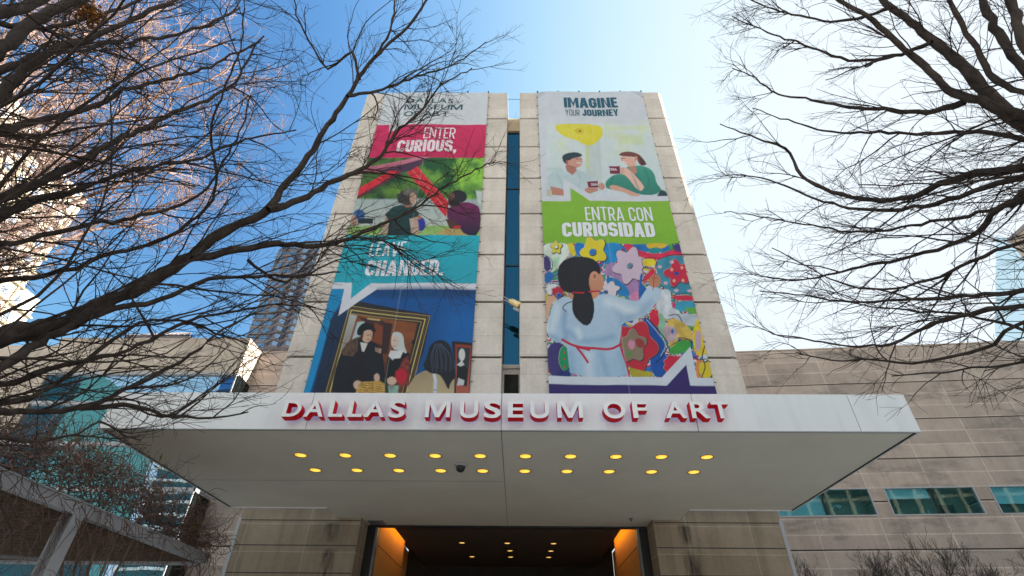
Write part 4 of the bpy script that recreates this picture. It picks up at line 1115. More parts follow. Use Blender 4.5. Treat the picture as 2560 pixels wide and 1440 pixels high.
sign = empty('museum_sign', (-0.3, F_ - .05, 5.4), 'raised white letters with red sides spelling DALLAS MUSEUM OF ART on the canopy', 'sign')
def L5(x): return 660 + x / 4.129
def L6(x): return 1240 + x / 4.129
LETTERS = [('D', L5(160), L5(348)), ('A', L5(383), L5(590)), ('L', L5(640), L5(792)), ('L', L5(843), L5(993)), ('A', L5(1018), L5(1228)), ('S', L5(1265), L5(1438)),
           ('M', L5(1650), L5(1912)), ('U', L5(2012), L5(2206)), ('S', L5(2264), L5(2442)), ('E', L6(120), L6(284)), ('U', L6(354), L6(552)), ('M', L6(638), L6(906)),
           ('O', L6(1122), L6(1352)), ('F', L6(1428), L6(1582)), ('A', L6(1765), L6(1988)), ('R', L6(2038), L6(2232)), ('T', L6(2258), L6(2446))]
LF = F_ - .225
z0, z1 = on_y(1253, 1043.5, LF).z, on_y(1253, 1002, LF).z
for ch, u0, u1 in LETTERS:
    x0, x1 = on_y(u0, 1055, LF).x, on_y(u1, 1055, LF).x
    vs, fs, nz = text_polys(ch, 0.022 if ch not in 'LTFE' else 0.02, 0.3)
    rnd_ = .015 if ch in 'SOU' else 0
    zz0 = z0 - (.012 if ch in 'SOU' else 0); zz1 = z1 + (.012 if ch in 'SO' else 0)
    me = MB(); zmin, zmax = vs[:, 2].min(), vs[:, 2].max()
    P = [(x0 + (x1 - x0) * a, LF + .18 * (1 - (c - zmin) / (zmax - zmin)), zz0 + (zz1 - zz0) * b) for a, b, c in vs]
    me.add(P, fs); me.mi = [0 if n > .9 else (2 if n < -.9 else 1) for n in nz]
    me.build('letter', [M['letter_white'], M['letter_red'], M['halo_led']], sign)

# ------------------------------------------------------------------ the two printed banners
class Art:
    """prints a picture on the cloth: colour per grid point of a fine mesh; shapes are given in the trace sheet's own coordinates"""
    def __init__(s, U, V, seed): s.U, s.V = U, V; s.C = np.zeros((len(U), 3)); s.g = np.random.default_rng(seed)
    @staticmethod
    def col(c): return np.array(lin(*c)[:3])
    def put(s, a, c): s.C = s.C * (1 - a[:, None]) + np.asarray(c) * a[:, None]
    def inside(s, pts, soft):
        P = np.array(pts, float); lo, hi = P.min(0) - 3 * soft, P.max(0) + 3 * soft
        k = np.where((s.U > lo[0]) & (s.U < hi[0]) & (s.V > lo[1]) & (s.V < hi[1]))[0]
        u, v = s.U[k], s.V[k]; ins = np.zeros(len(k), bool); dmin = np.full(len(k), 1e9)
        for (x0, y0), (x1, y1) in zip(P, np.roll(P, -1, 0)):
            cond = (y0 > v) != (y1 > v)
            xi = (x1 - x0) * (v - y0) / (y1 - y0 + 1e-12) + x0
            ins ^= cond & (u < xi)
            dx, dy = x1 - x0, y1 - y0; t_ = np.clip(((u - x0) * dx + (v - y0) * dy) / (dx * dx + dy * dy + 1e-9), 0, 1)
            dmin = np.minimum(dmin, np.hypot(u - x0 - t_ * dx, v - y0 - t_ * dy))
        sd = np.where(ins, dmin, -dmin); a = np.zeros(len(s.U)); a[k] = np.clip(sd / soft + .5, 0, 1); return a
    def poly(s, pts, c, soft=1.2, c2=None, op=1.0, noise=0, nscale=20, smooth=0):
        if smooth:
            P = np.array(pts, float)
            for _ in range(smooth): P = np.stack([.75 * P + .25 * np.roll(P, -1, 0), .25 * P + .75 * np.roll(P, -1, 0)], 1).reshape(-1, 2)
            pts = P
        a = s.inside(pts, soft) * op; s.fill(a, c, c2, pts, noise, nscale)
    def fill(s, a, c, c2, pts, noise, nscale):
        cc = s.col(c)
        if c2 is not None:
            v0, v1 = min(p[1] for p in pts), max(p[1] for p in pts); f_ = np.clip((s.V - v0) / (v1 - v0 + 1e-9), 0, 1)[:, None]
            cc = cc * (1 - f_) + s.col(c2) * f_
        if noise: cc = cc * (1 + noise * (s.fbm(nscale) - .5)[:, None] * 2)
        s.put(a, np.clip(cc, 0, 1))
    def oval(s, cx, cy, rx, ry, c, rot=0, soft=1.2, op=1.0, wob=0, lobes=0, c2=None):
        n = 40; th = np.arange(n) * 2 * math.pi / n; rr = 1 + wob * np.cos(lobes * th + s.g.uniform(0, 6)) if lobes else np.ones(n) + (wob * s.g.normal(0, 1, n) if wob else 0)
        x, y = rx * rr * np.cos(th), ry * rr * np.sin(th); c_, s_ = math.cos(rot), math.sin(rot)
        s.poly(list(zip(cx + x * c_ - y * s_, cy + x * s_ + y * c_)), c, soft, c2, op)
    def line(s, pts, w, c, soft=1.2, op=1.0):
        P = np.array(pts, float); a = np.zeros(len(s.U))
        for (x0, y0), (x1, y1) in zip(P[:-1], P[1:]):
            dx, dy = x1 - x0, y1 - y0; t_ = np.clip(((s.U - x0) * dx + (s.V - y0) * dy) / (dx * dx + dy * dy + 1e-9), 0, 1)
            d = np.hypot(s.U - x0 - t_ * dx, s.V - y0 - t_ * dy); a = np.maximum(a, np.clip((w / 2 - d) / soft + .5, 0, 1))
        s.put(a * op, s.col(c))
    def curve(s, pts, w, c, soft=1.2, op=1.0): s.line(spline([(x, y, 0) for x, y in pts], 3)[:, :2], w, c, soft, op)
    def vnoise(s, x, y, seed):
        tab = np.random.default_rng(seed).random((64, 64)); xi, yi = np.floor(x).astype(int), np.floor(y).astype(int); fx, fy = x - xi, y - yi
        fx, fy = fx * fx * (3 - 2 * fx), fy * fy * (3 - 2 * fy); q = lambda i, j: tab[(xi + i) % 64, (yi + j) % 64]
        return (q(0, 0) * (1 - fx) + q(1, 0) * fx) * (1 - fy) + (q(0, 1) * (1 - fx) + q(1, 1) * fx) * fy
    def fbm(s, scale, sx=1.0):
        o = 0; amp = .5
        for i in range(4): o = o + amp * s.vnoise(s.U * sx / scale * 2 ** i, s.V / scale * 2 ** i, i + 7); amp *= .5
        return o / .9375
def homography(src, dst):
    A = []
    for (x, y), (u, v) in zip(src, dst): A += [[x, y, 1, 0, 0, 0, -u * x, -u * y, -u], [0, 0, 0, x, y, 1, -v * x, -v * y, -v]]
    return np.linalg.svd(np.array(A, float))[2][-1].reshape(3, 3)
def happly(H, x, y):
    w = H[2, 0] * x + H[2, 1] * y + H[2, 2]; return (H[0, 0] * x + H[0, 1] * y + H[0, 2]) / w, (H[1, 0] * x + H[1, 1] * y + H[1, 2]) / w
t = NT('banner_print'); at = t.new('Attribute'); at.attribute_name = 'print'; v = t.coord()
t.base(t.mix(at.outputs['Color'], t.ramp(t.noise(v, 1.5, 3), [(0.3, (.95, .95, .95)), (0.7, (1, 1, 1))]), 1.0, 'MULTIPLY'))
M['banner_print'] = t.set(0.45, 0.35)
BY = T - .07
INK = 0.74                                     # white of the printed cloth
def banner(label, x0, x1, ztop, zseen, corners, paint, words, seed):
    root = empty('banner', ((x0 + x1) / 2, BY, ztop), label, 'banner')
    Hm = homography([(x0, ztop), (x1, ztop), (x1, zseen), (x0, zseen)], corners); Hi = np.linalg.inv(Hm)
    zb_ = zseen - .75; nx, nz = 320, 760
    X, Z = np.meshgrid(np.linspace(x0, x1, nx), np.linspace(zb_, ztop, nz)); X, Z = X.ravel(), Z.ravel()
    U, V = happly(Hm, X, Z); art = Art(U, V, seed); paint(art)
    art.C *= (1 + .10 * (art.fbm(9) - .5) + .10 * (art.fbm(60) - .5))[:, None]          # uneven print
    sm_ = np.exp(-((X - (x0 * .52 + x1 * .48)) / .018) ** 2) * .16; art.C = art.C * (1 - sm_[:, None]) + sm_[:, None]   # welded seam
    bil = lambda X, Z: .020 * np.sin(X * 1.7 + Z * .22 + seed) + .012 * np.sin(Z * 1.1 + X * .5) + .006 * np.sin(X * 6 - Z * .9) - .010
    me = bpy.data.meshes.new('cloth'); me.vertices.add(nx * nz)
    me.vertices.foreach_set('co', np.stack([X, BY + bil(X, Z), Z], 1).ravel())
    i = np.arange(nx * nz).reshape(nz, nx); q = np.stack([i[:-1, :-1], i[:-1, 1:], i[1:, 1:], i[1:, :-1]], -1).reshape(-1, 4)
    me.loops.add(q.size); me.loops.foreach_set('vertex_index', q.ravel().astype(np.int32)); me.polygons.add(len(q)); me.polygons.foreach_set('loop_start', np.arange(0, q.size, 4, dtype=np.int32))
    me.update(calc_edges=True); me.polygons.foreach_set('use_smooth', np.ones(len(q), bool))
    ca = me.color_attributes.new('print', 'FLOAT_COLOR', 'POINT'); ca.data.foreach_set('color', np.concatenate([np.clip(art.C ** 1.12 * INK, 0, 1), np.ones((nx * nz, 1))], 1).astype(np.float32).ravel())
    me.materials.append(M['banner_print']); cl = bpy.data.objects.new('cloth', me); COL.objects.link(cl); hang(cl, root)
    for body, (u0, u1, v0, v1), bold, mat in words:
        (xa, za), (xb, zb2), (_, zt) = happly(Hi, u0, v1), happly(Hi, u1, v1), happly(Hi, (u0 + u1) / 2, v0)
        za = (za + zb2) / 2; vs, fs = text_cond(body, *bold) if isinstance(bold, tuple) else text_polys(body, bold)[:2]
        px, pz = xa + (xb - xa) * vs[:, 0], za + (zt - za) * vs[:, 1]
        MB().add(np.stack([px, BY + bil(px, pz) - .012 - (vs[:, 2] if isinstance(bold, tuple) else 0), pz], 1), fs).build('lettering', M[mat], cl)
    # hem ropes and clips
    for k in range(6):
        xx = x0 + (x1 - x0) * k / 5
        MB().box(xx - .035, xx + .035, T - .09, T + .06, TZ + .002, TZ + .05).build('clip', M['dark_metal'], root)
    for k in range(22):
        zz = zseen + .4 + (ztop - zseen - .8) * k / 21
        for xx, sgn in ((x0, -1), (x1, 1)):
            c_ = MB().tube([(xx - sgn * .02, BY + .0, zz), (xx + sgn * .09, T - .004, zz + .02)], .011, 5); c_.build('tie', M['dark_metal'], root)
    return root
def A1(x, y): return (860 + x / 3.428, 200 + y / 3.428)
def A2(x, y): return (700 + x / 3.273, 560 + y / 3.273)
def A3(x, y): return (1240 + x / 3.4286, 200 + y / 3.4286)
def A4(x, y): return (1240 + x / 3.4288, 580 + y / 3.4288)
def P_(f, *xy): return [f(xy[i], xy[i + 1]) for i in range(0, len(xy), 2)]

def paint_left(a):
    k = 3.428
    a.C[:] = a.col((222, 226, 232))
    a.poly([(800, 315.5), (1230, 310), (1230, 391), (800, 396)], (224, 44, 108), c2=(212, 30, 98))
    a.poly(P_(A1, 412, 392, 405, 452, 562, 385), (222, 226, 232))
    # park photograph
    a.poly([(800, 396), (1230, 391), (1230, 600), (800, 600)], (60, 120, 50))
    f_ = np.clip((a.fbm(34) - .3) / .4, 0, 1)[:, None]; m = a.inside([(800, 396), (1230, 391), (1230, 496), (800, 500)], 4)
    shade = np.clip((a.U - 880) / 240, .45, 1)[:, None]
    a.put(m, (a.col((40, 104, 48)) * (1 - f_) + a.col((160, 214, 80)) * f_) * shade)
    a.poly([(800, 497), (1230, 493), (1230, 566), (800, 566)], (176, 190, 190), 5, (205, 212, 206), noise=.12, nscale=16)
    a.poly([(800, 562), (1230, 562), (1230, 590), (800, 590)], (150, 190, 105), 5, (170, 205, 130), noise=.15, nscale=10)
    a.poly(P_(A1, 1130, 930, 1200, 940, 1180, 1060, 1150, 1040), (205, 215, 215), 4)
    # plain red girders
    a.poly(P_(A1, 190, 752, 640, 655, 745, 655, 610, 745, 200, 800), (214, 140, 160), 2, (196, 90, 120))
    a.poly(P_(A1, 300, 775, 740, 660, 610, 772, 420, 800), (92, 52, 84), 3)
    a.poly(P_(A1, 110, 950, 410, 770, 500, 775, 110, 1012), (230, 40, 60), 2)
    a.poly(P_(A1, 110, 1012, 490, 778, 505, 795, 150, 1012), (110, 40, 60), 3)
    a.poly(P_(A1, 555, 790, 640, 735, 905, 1040, 880, 1168), (222, 36, 58), 2)
    a.line(P_(A1, 600, 770, 885, 1100), 2.0, (240, 130, 120)); a.line(P_(A1, 640, 745, 900, 1045), 2.4, (240, 90, 90))
    # seated people seen from behind
    a.oval(*A1(150, 1150), 14, 14, (60, 112, 170), soft=4); a.poly(P_(A1, 140, 1180, 265, 1176, 262, 1222, 138, 1222), (30, 50, 60), 2); a.oval(*A1(105, 1200), 8, 14, (190, 150, 140), soft=4)
    a.oval(*A1(668, 1228), 11, 17, (52, 66, 180), soft=2.5); a.oval(*A1(655, 1170), 5, 6, (190, 120, 80), soft=2)
    a.poly(P_(A1, 380, 1130, 360, 1200, 330, 1290, 300, 1315, 370, 1315, 410, 1220), (196, 170, 156), 3)
    a.poly(P_(A1, 570, 1170, 640, 1165, 655, 1310, 590, 1318), (198, 172, 156), 3)
    a.poly(P_(A1, 365, 1140, 430, 1080, 500, 1062, 600, 1078, 655, 1140, 640, 1165, 570, 1180, 590, 1322, 382, 1322, 400, 1200), (24, 74, 72), 2, (20, 56, 58), noise=.2, nscale=18)
    a.oval(*A1(560, 1055), 11, 9, (176, 120, 100), soft=2); a.oval(*A1(548, 1000), 24, 19, (70, 64, 60), soft=2.5, wob=.05); a.oval(*A1(575, 955), 18, 8, (130, 124, 112), soft=4, wob=.1)
    a.oval(*A1(605, 1010), 9, 14, (216, 176, 156), soft=2.5, op=.8)
    a.poly(P_(A1, 810, 1300, 870, 1262, 960, 1252, 1100, 1300, 1100, 1318, 815, 1318), (196, 172, 112), 2)
    a.poly(P_(A1, 905, 1085, 1000, 1035, 1090, 1032, 1180, 1085, 1166, 1318, 1040, 1316, 985, 1240, 890, 1190, 888, 1110), (138, 22, 104), 2, (34, 26, 66), noise=.15, nscale=20, smooth=1)
    a.poly(P_(A1, 878, 1185, 930, 1180, 1000, 1240, 1000, 1262, 910, 1262), (96, 52, 46), 2); a.poly(P_(A1, 940, 1240, 1005, 1232, 1000, 1258, 950, 1258), (214, 40, 50), 2)
    a.oval(*A1(945, 1030), 14, 15, (104, 62, 54), soft=2); a.oval(*A1(985, 985), 21, 16, (34, 28, 38), soft=2); a.oval(*A1(930, 985), 7, 9, (128, 80, 66), soft=2); a.oval(*A1(950, 1045), 13, 8, (34, 24, 30), soft=2.5)
    # turquoise field and speech mark
    a.poly([(780, 586), (1230, 584.3), (1230, 706), (780, 706)], (36, 188, 208), c2=(46, 180, 200))
    a.poly([(780, 706), (1230, 704.5), (1230, 721), (780, 723)], (228, 230, 240))
    # gallery photograph
    a.poly([(740, 722.5), (1230, 720.5), (1230, 1010), (740, 1010)], (0, 98, 170), c2=(8, 84, 142))
    a.oval(1160, 850, 60, 80, (0, 118, 196), soft=50, op=.7); a.oval(1050, 730, 160, 14, (0, 74, 128), soft=14, op=.8)
    a.poly(P_(A2, 400, 530, 540, 530, 520, 620, 430, 770, 330, 1120, 240, 1420, 120, 1420), (14, 152, 208), 2, (10, 160, 220))
    a.poly(P_(A2, 545, 530, 530, 640, 430, 780, 260, 1420, 420, 1420, 560, 740), (16, 64, 104), 3, (26, 46, 74))
    # a gilt frame
    a.poly(P_(A2, 600, 632, 660, 628, 1237, 742, 1180, 1040, 1040, 1420, 355, 1420, 470, 1000), (46, 44, 50), 1.5)
    for off, c, w in ((0, (206, 178, 112), 1.6), (18, (120, 92, 62), 2.0), (40, (216, 196, 120), 3.0), (58, (84, 62, 50), 2.0), (74, (206, 178, 110), 1.5)):
        a.line(P_(A2, 368 + off * .8, 1420, 582 + off * .3, 668 + off * .85, 1230 - off * .95, 752 + off * .65, 1060 - off * .95, 1420), w, c)
    pic = P_(A2, 628, 735, 1128, 812, 985, 1420, 418, 1420)
    a.poly(pic, (150, 88, 44), 1.5, (120, 64, 40), noise=.45, nscale=24)
    a.poly(P_(A2, 580, 735, 640, 745, 560, 1000, 505, 1040), (196, 196, 192), 2.5, (150, 146, 140)); a.poly(P_(A2, 640, 800, 700, 790, 680, 900, 590, 960), (186, 208, 214), 3)
    a.poly(P_(A2, 640, 755, 860, 790, 850, 1060, 780, 960, 700, 800), (78, 44, 40), 3); a.poly(P_(A2, 780, 800, 860, 840, 850, 1000, 770, 960), (142, 74, 46), 2)
    a.poly(P_(A2, 850, 800, 925, 812, 880, 1060, 830, 1060), (66, 36, 36), 2); a.poly(P_(A2, 720, 762, 825, 775, 820, 790, 720, 775), (206, 186, 130), 1.5)
    # two sitters in dark dress
    a.poly(P_(A2, 640, 925, 560, 965, 500, 1060, 440, 1250, 420, 1420, 860, 1420, 850, 1080, 800, 975, 730, 950), (24, 26, 38), 2, smooth=1)
    a.poly(P_(A2, 640, 920, 555, 970, 505, 1050, 520, 1075, 600, 1085, 655, 1010), (104, 80, 64), 2, noise=.9, nscale=7)
    a.poly(P_(A2, 780, 1005, 830, 1020, 825, 1060, 780, 1040), (176, 150, 130), 2, noise=.8, nscale=7); a.poly(P_(A2, 640, 940, 700, 1060, 690, 1380, 640, 1380), (36, 22, 30), 5)
    a.poly(P_(A2, 660, 965, 720, 975, 690, 1045, 672, 1040), (222, 220, 216), 1.5)
    a.poly(P_(A2, 675, 870, 735, 850, 765, 885, 752, 945, 715, 975, 670, 945), (216, 182, 160), 1.5, smooth=1); a.poly(P_(A2, 668, 880, 690, 880, 680, 940, 662, 930), (96, 40, 30), 2)
    a.poly(P_(A2, 632, 905, 640, 850, 690, 800, 750, 812, 792, 868, 785, 885, 735, 858, 690, 872, 668, 912), (18, 16, 24), 1.5, smooth=1)
    a.line(P_(A2, 715, 905, 735, 905), 1.6, (90, 60, 50)); a.line(P_(A2, 712, 945, 735, 942), 1.6, (150, 80, 70)); a.line(P_(A2, 745, 895, 752, 925), 1.4, (160, 120, 100))
    a.poly(P_(A2, 880, 1090, 870, 1170, 850, 1260, 960, 1290, 1070, 1240, 1060, 1060, 1000, 1040), (22, 22, 30), 2)
    a.poly(P_(A2, 915, 890, 965, 876, 1012, 905, 1018, 1000, 1045, 1070, 990, 1040, 915, 1020), (214, 218, 218), 1.5, smooth=1); a.oval(*A2(943, 962), 10, 17, (226, 204, 188), soft=2); a.line(P_(A2, 930, 950, 950, 952), 1.3, (120, 100, 90)); a.line(P_(A2, 930, 995, 946, 997), 1.3, (170, 110, 100))
    a.poly(P_(A2, 888, 1078, 905, 1035, 1012, 1038, 985, 1100, 930, 1105, 922, 1118), (232, 232, 232), 1.5)
    a.poly(P_(A2, 1005, 1110, 1050, 1080, 1062, 1180, 1055, 1330, 985, 1340, 960, 1230), (142, 62, 56), 2, noise=.8, nscale=8); a.oval(*A2(990, 1250), 15, 19, (206, 26, 62), soft=3, wob=.08)
    a.oval(*A2(1092, 970), 4, 6, (30, 24, 24), soft=1.5)
    for x, y, rx, ry in ((635, 1325, 11, 12), (790, 1260, 7, 11), (912, 1290, 12, 11)): a.oval(*A2(x, y), rx, ry, (222, 192, 172), soft=2, wob=.06)
    a.poly(P_(A2, 655, 1300, 810, 1285, 880, 1330, 860, 1420, 600, 1420), (214, 174, 92), 2, noise=.5, nscale=6)
    for i in range(6): a.line(P_(A2, 640, 1320 + 14 * i, 860, 1298 + 16 * i), 1.1, (130, 90, 40))
    a.poly(P_(A2, 850, 1260, 872, 1270, 890, 1420, 860, 1420), (54, 74, 50), 1.5); a.poly(P_(A2, 880, 1330, 970, 1330, 960, 1420, 890, 1420), (150, 180, 170), 3, noise=.5, nscale=10)
    # visitor in a ribbed top
    a.poly(P_(A2, 1015, 1420, 1075, 1285, 1140, 1225, 1230, 1200, 1330, 1220, 1430, 1240, 1455, 1330, 1440, 1420), (190, 172, 138), 2, (206, 186, 150), smooth=1)
    for i in range(13): a.curve(P_(A2, 1050 + i * 15, 1400, 1090 + i * 13, 1290, 1160 + i * 8, 1225), 1.0, (140, 120, 92), op=.7)
    a.line(P_(A2, 1255, 1205, 1272, 1290, 1268, 1420), 8, (216, 222, 232)); a.line(P_(A2, 1256, 1370, 1280, 1370), 1.5, (60, 60, 70))
    # small second picture in a reddish frame
    a.poly(P_(A2, 1405, 968, 1420, 960, 1582, 975, 1552, 1420, 1425, 1420, 1432, 1180), (44, 34, 40), 1.5); a.poly(P_(A2, 1436, 985, 1570, 995, 1545, 1420, 1440, 1400), (160, 66, 44), 1.5, (190, 110, 90))
    a.poly(P_(A2, 1452, 1010, 1560, 1018, 1530, 1340, 1445, 1325), (56, 62, 66), 1.5); a.poly(P_(A2, 1450, 1180, 1480, 1150, 1540, 1190, 1525, 1335, 1445, 1325), (24, 26, 32), 2); a.oval(*A2(1490, 1075), 8, 16, (226, 226, 222), soft=1.5); a.poly(P_(A2, 1450, 1160, 1490, 1120, 1510, 1160, 1480, 1175), (222, 222, 222), 1.5); a.poly(P_(A2, 1460, 1270, 1510, 1290, 1505, 1330, 1448, 1335), (214, 216, 220), 2)
    # her long dark hair
    a.poly(P_(A2, 1205, 1090, 1225, 1000, 1290, 953, 1350, 955, 1400, 1000, 1420, 1100, 1425, 1180, 1445, 1260, 1395, 1310, 1380, 1380, 1340, 1290, 1300, 1235, 1230, 1235, 1165, 1180), (32, 34, 46), 2, smooth=1)
    for i in range(16):
        x = 1235 + i * 12; a.curve(P_(A2, 1300 + (i - 8) * 4, 985, x - 6, 1080, x + 4 * math.sin(i), 1200 + 20 * math.sin(i * 2)), 1.3, (104, 124, 156) if i % 3 else (16, 16, 24), op=.55)
    # speech mark over the photograph
    a.poly([(866.5, 715), (849, 789), (944, 721), (944, 715)], (228, 230, 240)); a.poly([(885, 700), (880, 746), (930, 706), (930, 700)], (40, 184, 206))

def paint_right(a):
    a.C[:] = a.col((220, 225, 234))
    a.poly(P_(A3, 340, 90, 450, 90, 360, 160), (203, 209, 218), 2); a.poly(P_(A3, 1130, 90, 1260, 90, 1255, 170), (203, 209, 218), 2)
    a.poly(P_(A3, 430, 372, 1300, 372, 1480, 992, 430, 990), (224, 234, 236), 14, (214, 228, 232))
    g_ = np.clip((a.fbm(40) - .45) / .25, 0, 1); m = a.inside(P_(A3, 520, 380, 1280, 380, 1350, 620, 520, 620), 30); a.put(m * g_ * .55, a.col((226, 236, 176)))
    a.poly(P_(A3, 1050, 470, 1240, 470, 1260, 550, 1060, 545), (216, 230, 168), 10, op=.6); a.poly(P_(A3, 910, 390, 1290, 400, 1290, 425, 910, 420), (222, 234, 190), 5, op=.7)
    a.poly(P_(A3, 765, 470, 885, 470, 905, 900, 770, 860), (206, 218, 218), 5, op=.9); a.poly(P_(A3, 765, 540, 795, 540, 800, 760, 770, 760), (222, 226, 120), 4, op=.5); a.poly(P_(A3, 400, 745, 560, 745, 560, 775, 390, 775), (196, 216, 212), 5, op=.7)
    a.poly(P_(A3, 503, 375, 870, 375, 912, 420, 905, 480, 840, 548, 790, 560, 740, 552, 690, 515, 600, 492, 545, 462, 510, 420), (236, 224, 44), 1.5, smooth=1)
    dots = (a.vnoise(a.U / 1.6, a.V / 1.6, 3) > .62) * a.inside(P_(A3, 530, 395, 760, 385, 800, 500, 700, 510, 560, 460), 14); a.put(dots * .6, a.col((244, 240, 150)))
    a.oval(*A3(712, 437), 12, 8, (226, 206, 40), soft=3); a.oval(*A3(715, 437), 2.6, 2.2, (110, 60, 30), soft=1.2)
    # table and man
    a.poly(P_(A3, 820, 1000, 930, 935, 1100, 960, 1480, 985, 1480, 1000), (222, 230, 240), 2)
    a.poly(P_(A3, 440, 800, 590, 735, 650, 812, 690, 768, 770, 795, 850, 875, 870, 970, 600, 995, 575, 935, 436, 918), (198, 216, 222), 2, (206, 222, 228), smooth=1)
    a.curve(P_(A3, 520, 800, 560, 880, 570, 940), 2.5, (170, 194, 202), 3, .6); a.curve(P_(A3, 690, 780, 720, 860, 700, 930), 2.5, (176, 198, 206), 3, .6); a.poly(P_(A3, 585, 735, 650, 815, 610, 800, 560, 760), (216, 228, 232), 1.5)
    a.poly(P_(A3, 590, 735, 680, 752, 690, 775, 652, 815, 605, 780), (190, 132, 116), 2)
    a.poly(P_(A3, 585, 700, 640, 668, 722, 655, 738, 690, 730, 735, 700, 752, 650, 755, 600, 738), (220, 166, 148), 1.6, smooth=1); a.poly(P_(A3, 600, 720, 640, 735, 690, 750, 650, 756, 600, 740), (182, 122, 106), 3)
    a.poly(P_(A3, 560, 655, 600, 628, 680, 617, 735, 640, 730, 658, 650, 672, 628, 690, 600, 688, 602, 722, 575, 705), (44, 66, 78), 1.6, smooth=1)
    a.line(P_(A3, 690, 712, 728, 716), 2.0, (240, 236, 232)); a.line(P_(A3, 680, 678, 704, 680), 1.5, (60, 44, 44)); a.line(P_(A3, 718, 680, 728, 682), 1.4, (60, 44, 44)); a.oval(*A3(605, 702), 3, 5, (170, 108, 94), soft=1.5)
    a.poly(P_(A3, 462, 905, 560, 925, 580, 940, 580, 985, 480, 978), (206, 146, 126), 2); a.poly(P_(A3, 435, 925, 470, 935, 475, 990, 432, 985), (206, 190, 150), 3, op=.7)
    a.poly(P_(A3, 776, 870, 866, 864, 875, 922, 788, 918), (136, 24, 66), 1.5); a.poly(P_(A3, 745, 940, 790, 915, 860, 925, 880, 945, 830, 960, 800, 975), (206, 150, 132), 1.6, smooth=1); a.poly(P_(A3, 875, 885, 915, 878, 935, 920, 900, 945, 875, 930), (212, 160, 142), 1.6, smooth=1)
    # woman
    a.poly(P_(A3, 1395, 935, 1440, 950, 1475, 995, 1370, 995), (44, 72, 84), 4)
    a.poly(P_(A3, 928, 880, 965, 835, 1010, 805, 1075, 800, 1105, 745, 1150, 732, 1240, 728, 1320, 765, 1352, 820, 1362, 880, 1412, 940, 1350, 985, 1235, 978, 1080, 925, 945, 935), (72, 168, 148), 2, (48, 140, 124), smooth=1)
    for q in ((1270, 770, 1300, 860, 1290, 940), (1000, 830, 980, 880, 990, 910), (1200, 800, 1230, 860, 1250, 900)): a.curve(P_(A3, *q), 3.5, (40, 124, 110), 5, .6)
    a.poly(P_(A3, 1125, 735, 1190, 735, 1200, 790, 1170, 800), (206, 146, 130), 2)
    a.poly(P_(A3, 1062, 648, 1130, 645, 1185, 680, 1195, 725, 1140, 740, 1100, 715, 1066, 690), (238, 188, 172), 1.6, smooth=1)
    a.poly(P_(A3, 1046, 632, 1075, 612, 1140, 608, 1215, 630, 1250, 670, 1280, 720, 1250, 735, 1215, 715, 1195, 660, 1140, 652, 1060, 645), (132, 70, 62), 1.8, smooth=1); a.poly(P_(A3, 1215, 650, 1262, 690, 1280, 722, 1235, 730), (90, 50, 46), 3)
    a.oval(*A3(1190, 668), 4, 6, (222, 160, 142), soft=1.5); a.line(P_(A3, 1072, 665, 1098, 668), 1.4, (84, 60, 60)); a.line(P_(A3, 1078, 695, 1112, 708), 2.2, (244, 240, 236)); a.line(P_(A3, 1064, 664, 1066, 682), 1.2, (190, 120, 104))
    a.poly(P_(A3, 962, 735, 1055, 733, 1058, 800, 972, 800), (138, 24, 70), 1.5)
    a.poly(P_(A3, 1055, 745, 1095, 742, 1140, 765, 1262, 900, 1255, 935, 1215, 950, 1110, 815, 1062, 800), (240, 198, 184), 1.8, smooth=1)
    for i in range(4): a.line(P_(A3, 1062, 755 + 12 * i, 1090, 752 + 13 * i), 1.2, (196, 138, 122))
    a.poly(P_(A3, 960, 905, 1010, 890, 1110, 930, 1225, 975, 1225, 990, 1150, 988, 1090, 955, 985, 935), (228, 178, 160), 1.8, smooth=1)
    a.poly(P_(A3, 1150, 795, 1190, 860, 1230, 950, 1290, 940, 1300, 975, 1230, 975), (52, 146, 128), 3, op=.6)
    # white speech mark, green field
    a.poly(P_(A3, 300, 990, 1700, 994, 1700, 1034, 300, 1030), (222, 226, 236), 1.2); a.poly(P_(A3, 572, 838, 825, 1000, 830, 1032, 640, 1032, 580, 992), (222, 226, 236)); a.poly(P_(A3, 300, 372, 428, 372, 432, 1000, 300, 1000), (220, 225, 234), 3)
    a.poly(P_(A3, 300, 1031, 1700, 1034, 1700, 1401, 300, 1401), (150, 200, 62), 1.2, (142, 196, 52)); a.poly(P_(A3, 634, 922, 806, 1034, 640, 1034), (150, 200, 62))
    # a child's flower mural
    mural = [(1330, 608.5), (1820, 608.5), (1820, 946), (1330, 946)]
    mm_ = a.inside(mural, 1); u_, v_ = a.U, a.V
    wx, wy = a.vnoise(u_ / 30, v_ / 30, 41) - .5, a.vnoise(u_ / 30, v_ / 30, 43) - .5
    nn = a.vnoise(u_ / 26 + wx * 2.2, v_ / 26 + wy * 2.2, 47) * .72 + a.vnoise(u_ / 11 + wx * 3, v_ / 11 + wy * 3, 49) * .28
    pal = np.array([a.col(c) for c in ((20, 110, 190), (222, 214, 226), (226, 206, 50), (0, 128, 204), (210, 36, 76), (232, 220, 234), (66, 160, 180), (90, 170, 80), (232, 226, 224), (226, 70, 100), (236, 232, 236))])
    lev = np.clip((nn - .14) / .72, 0, .999) * len(pal); ix = lev.astype(int); fr_ = np.abs(lev - np.round(lev))
    cc = pal[ix] * (.78 + .44 * a.fbm(7)[:, None]); ed = np.clip(1.25 - fr_ / .10, 0, 1) * (a.vnoise(u_ / 14, v_ / 14, 53) > .30)
    a.put(mm_, cc); a.put(mm_ * ed * .85, a.col((26, 26, 44)))
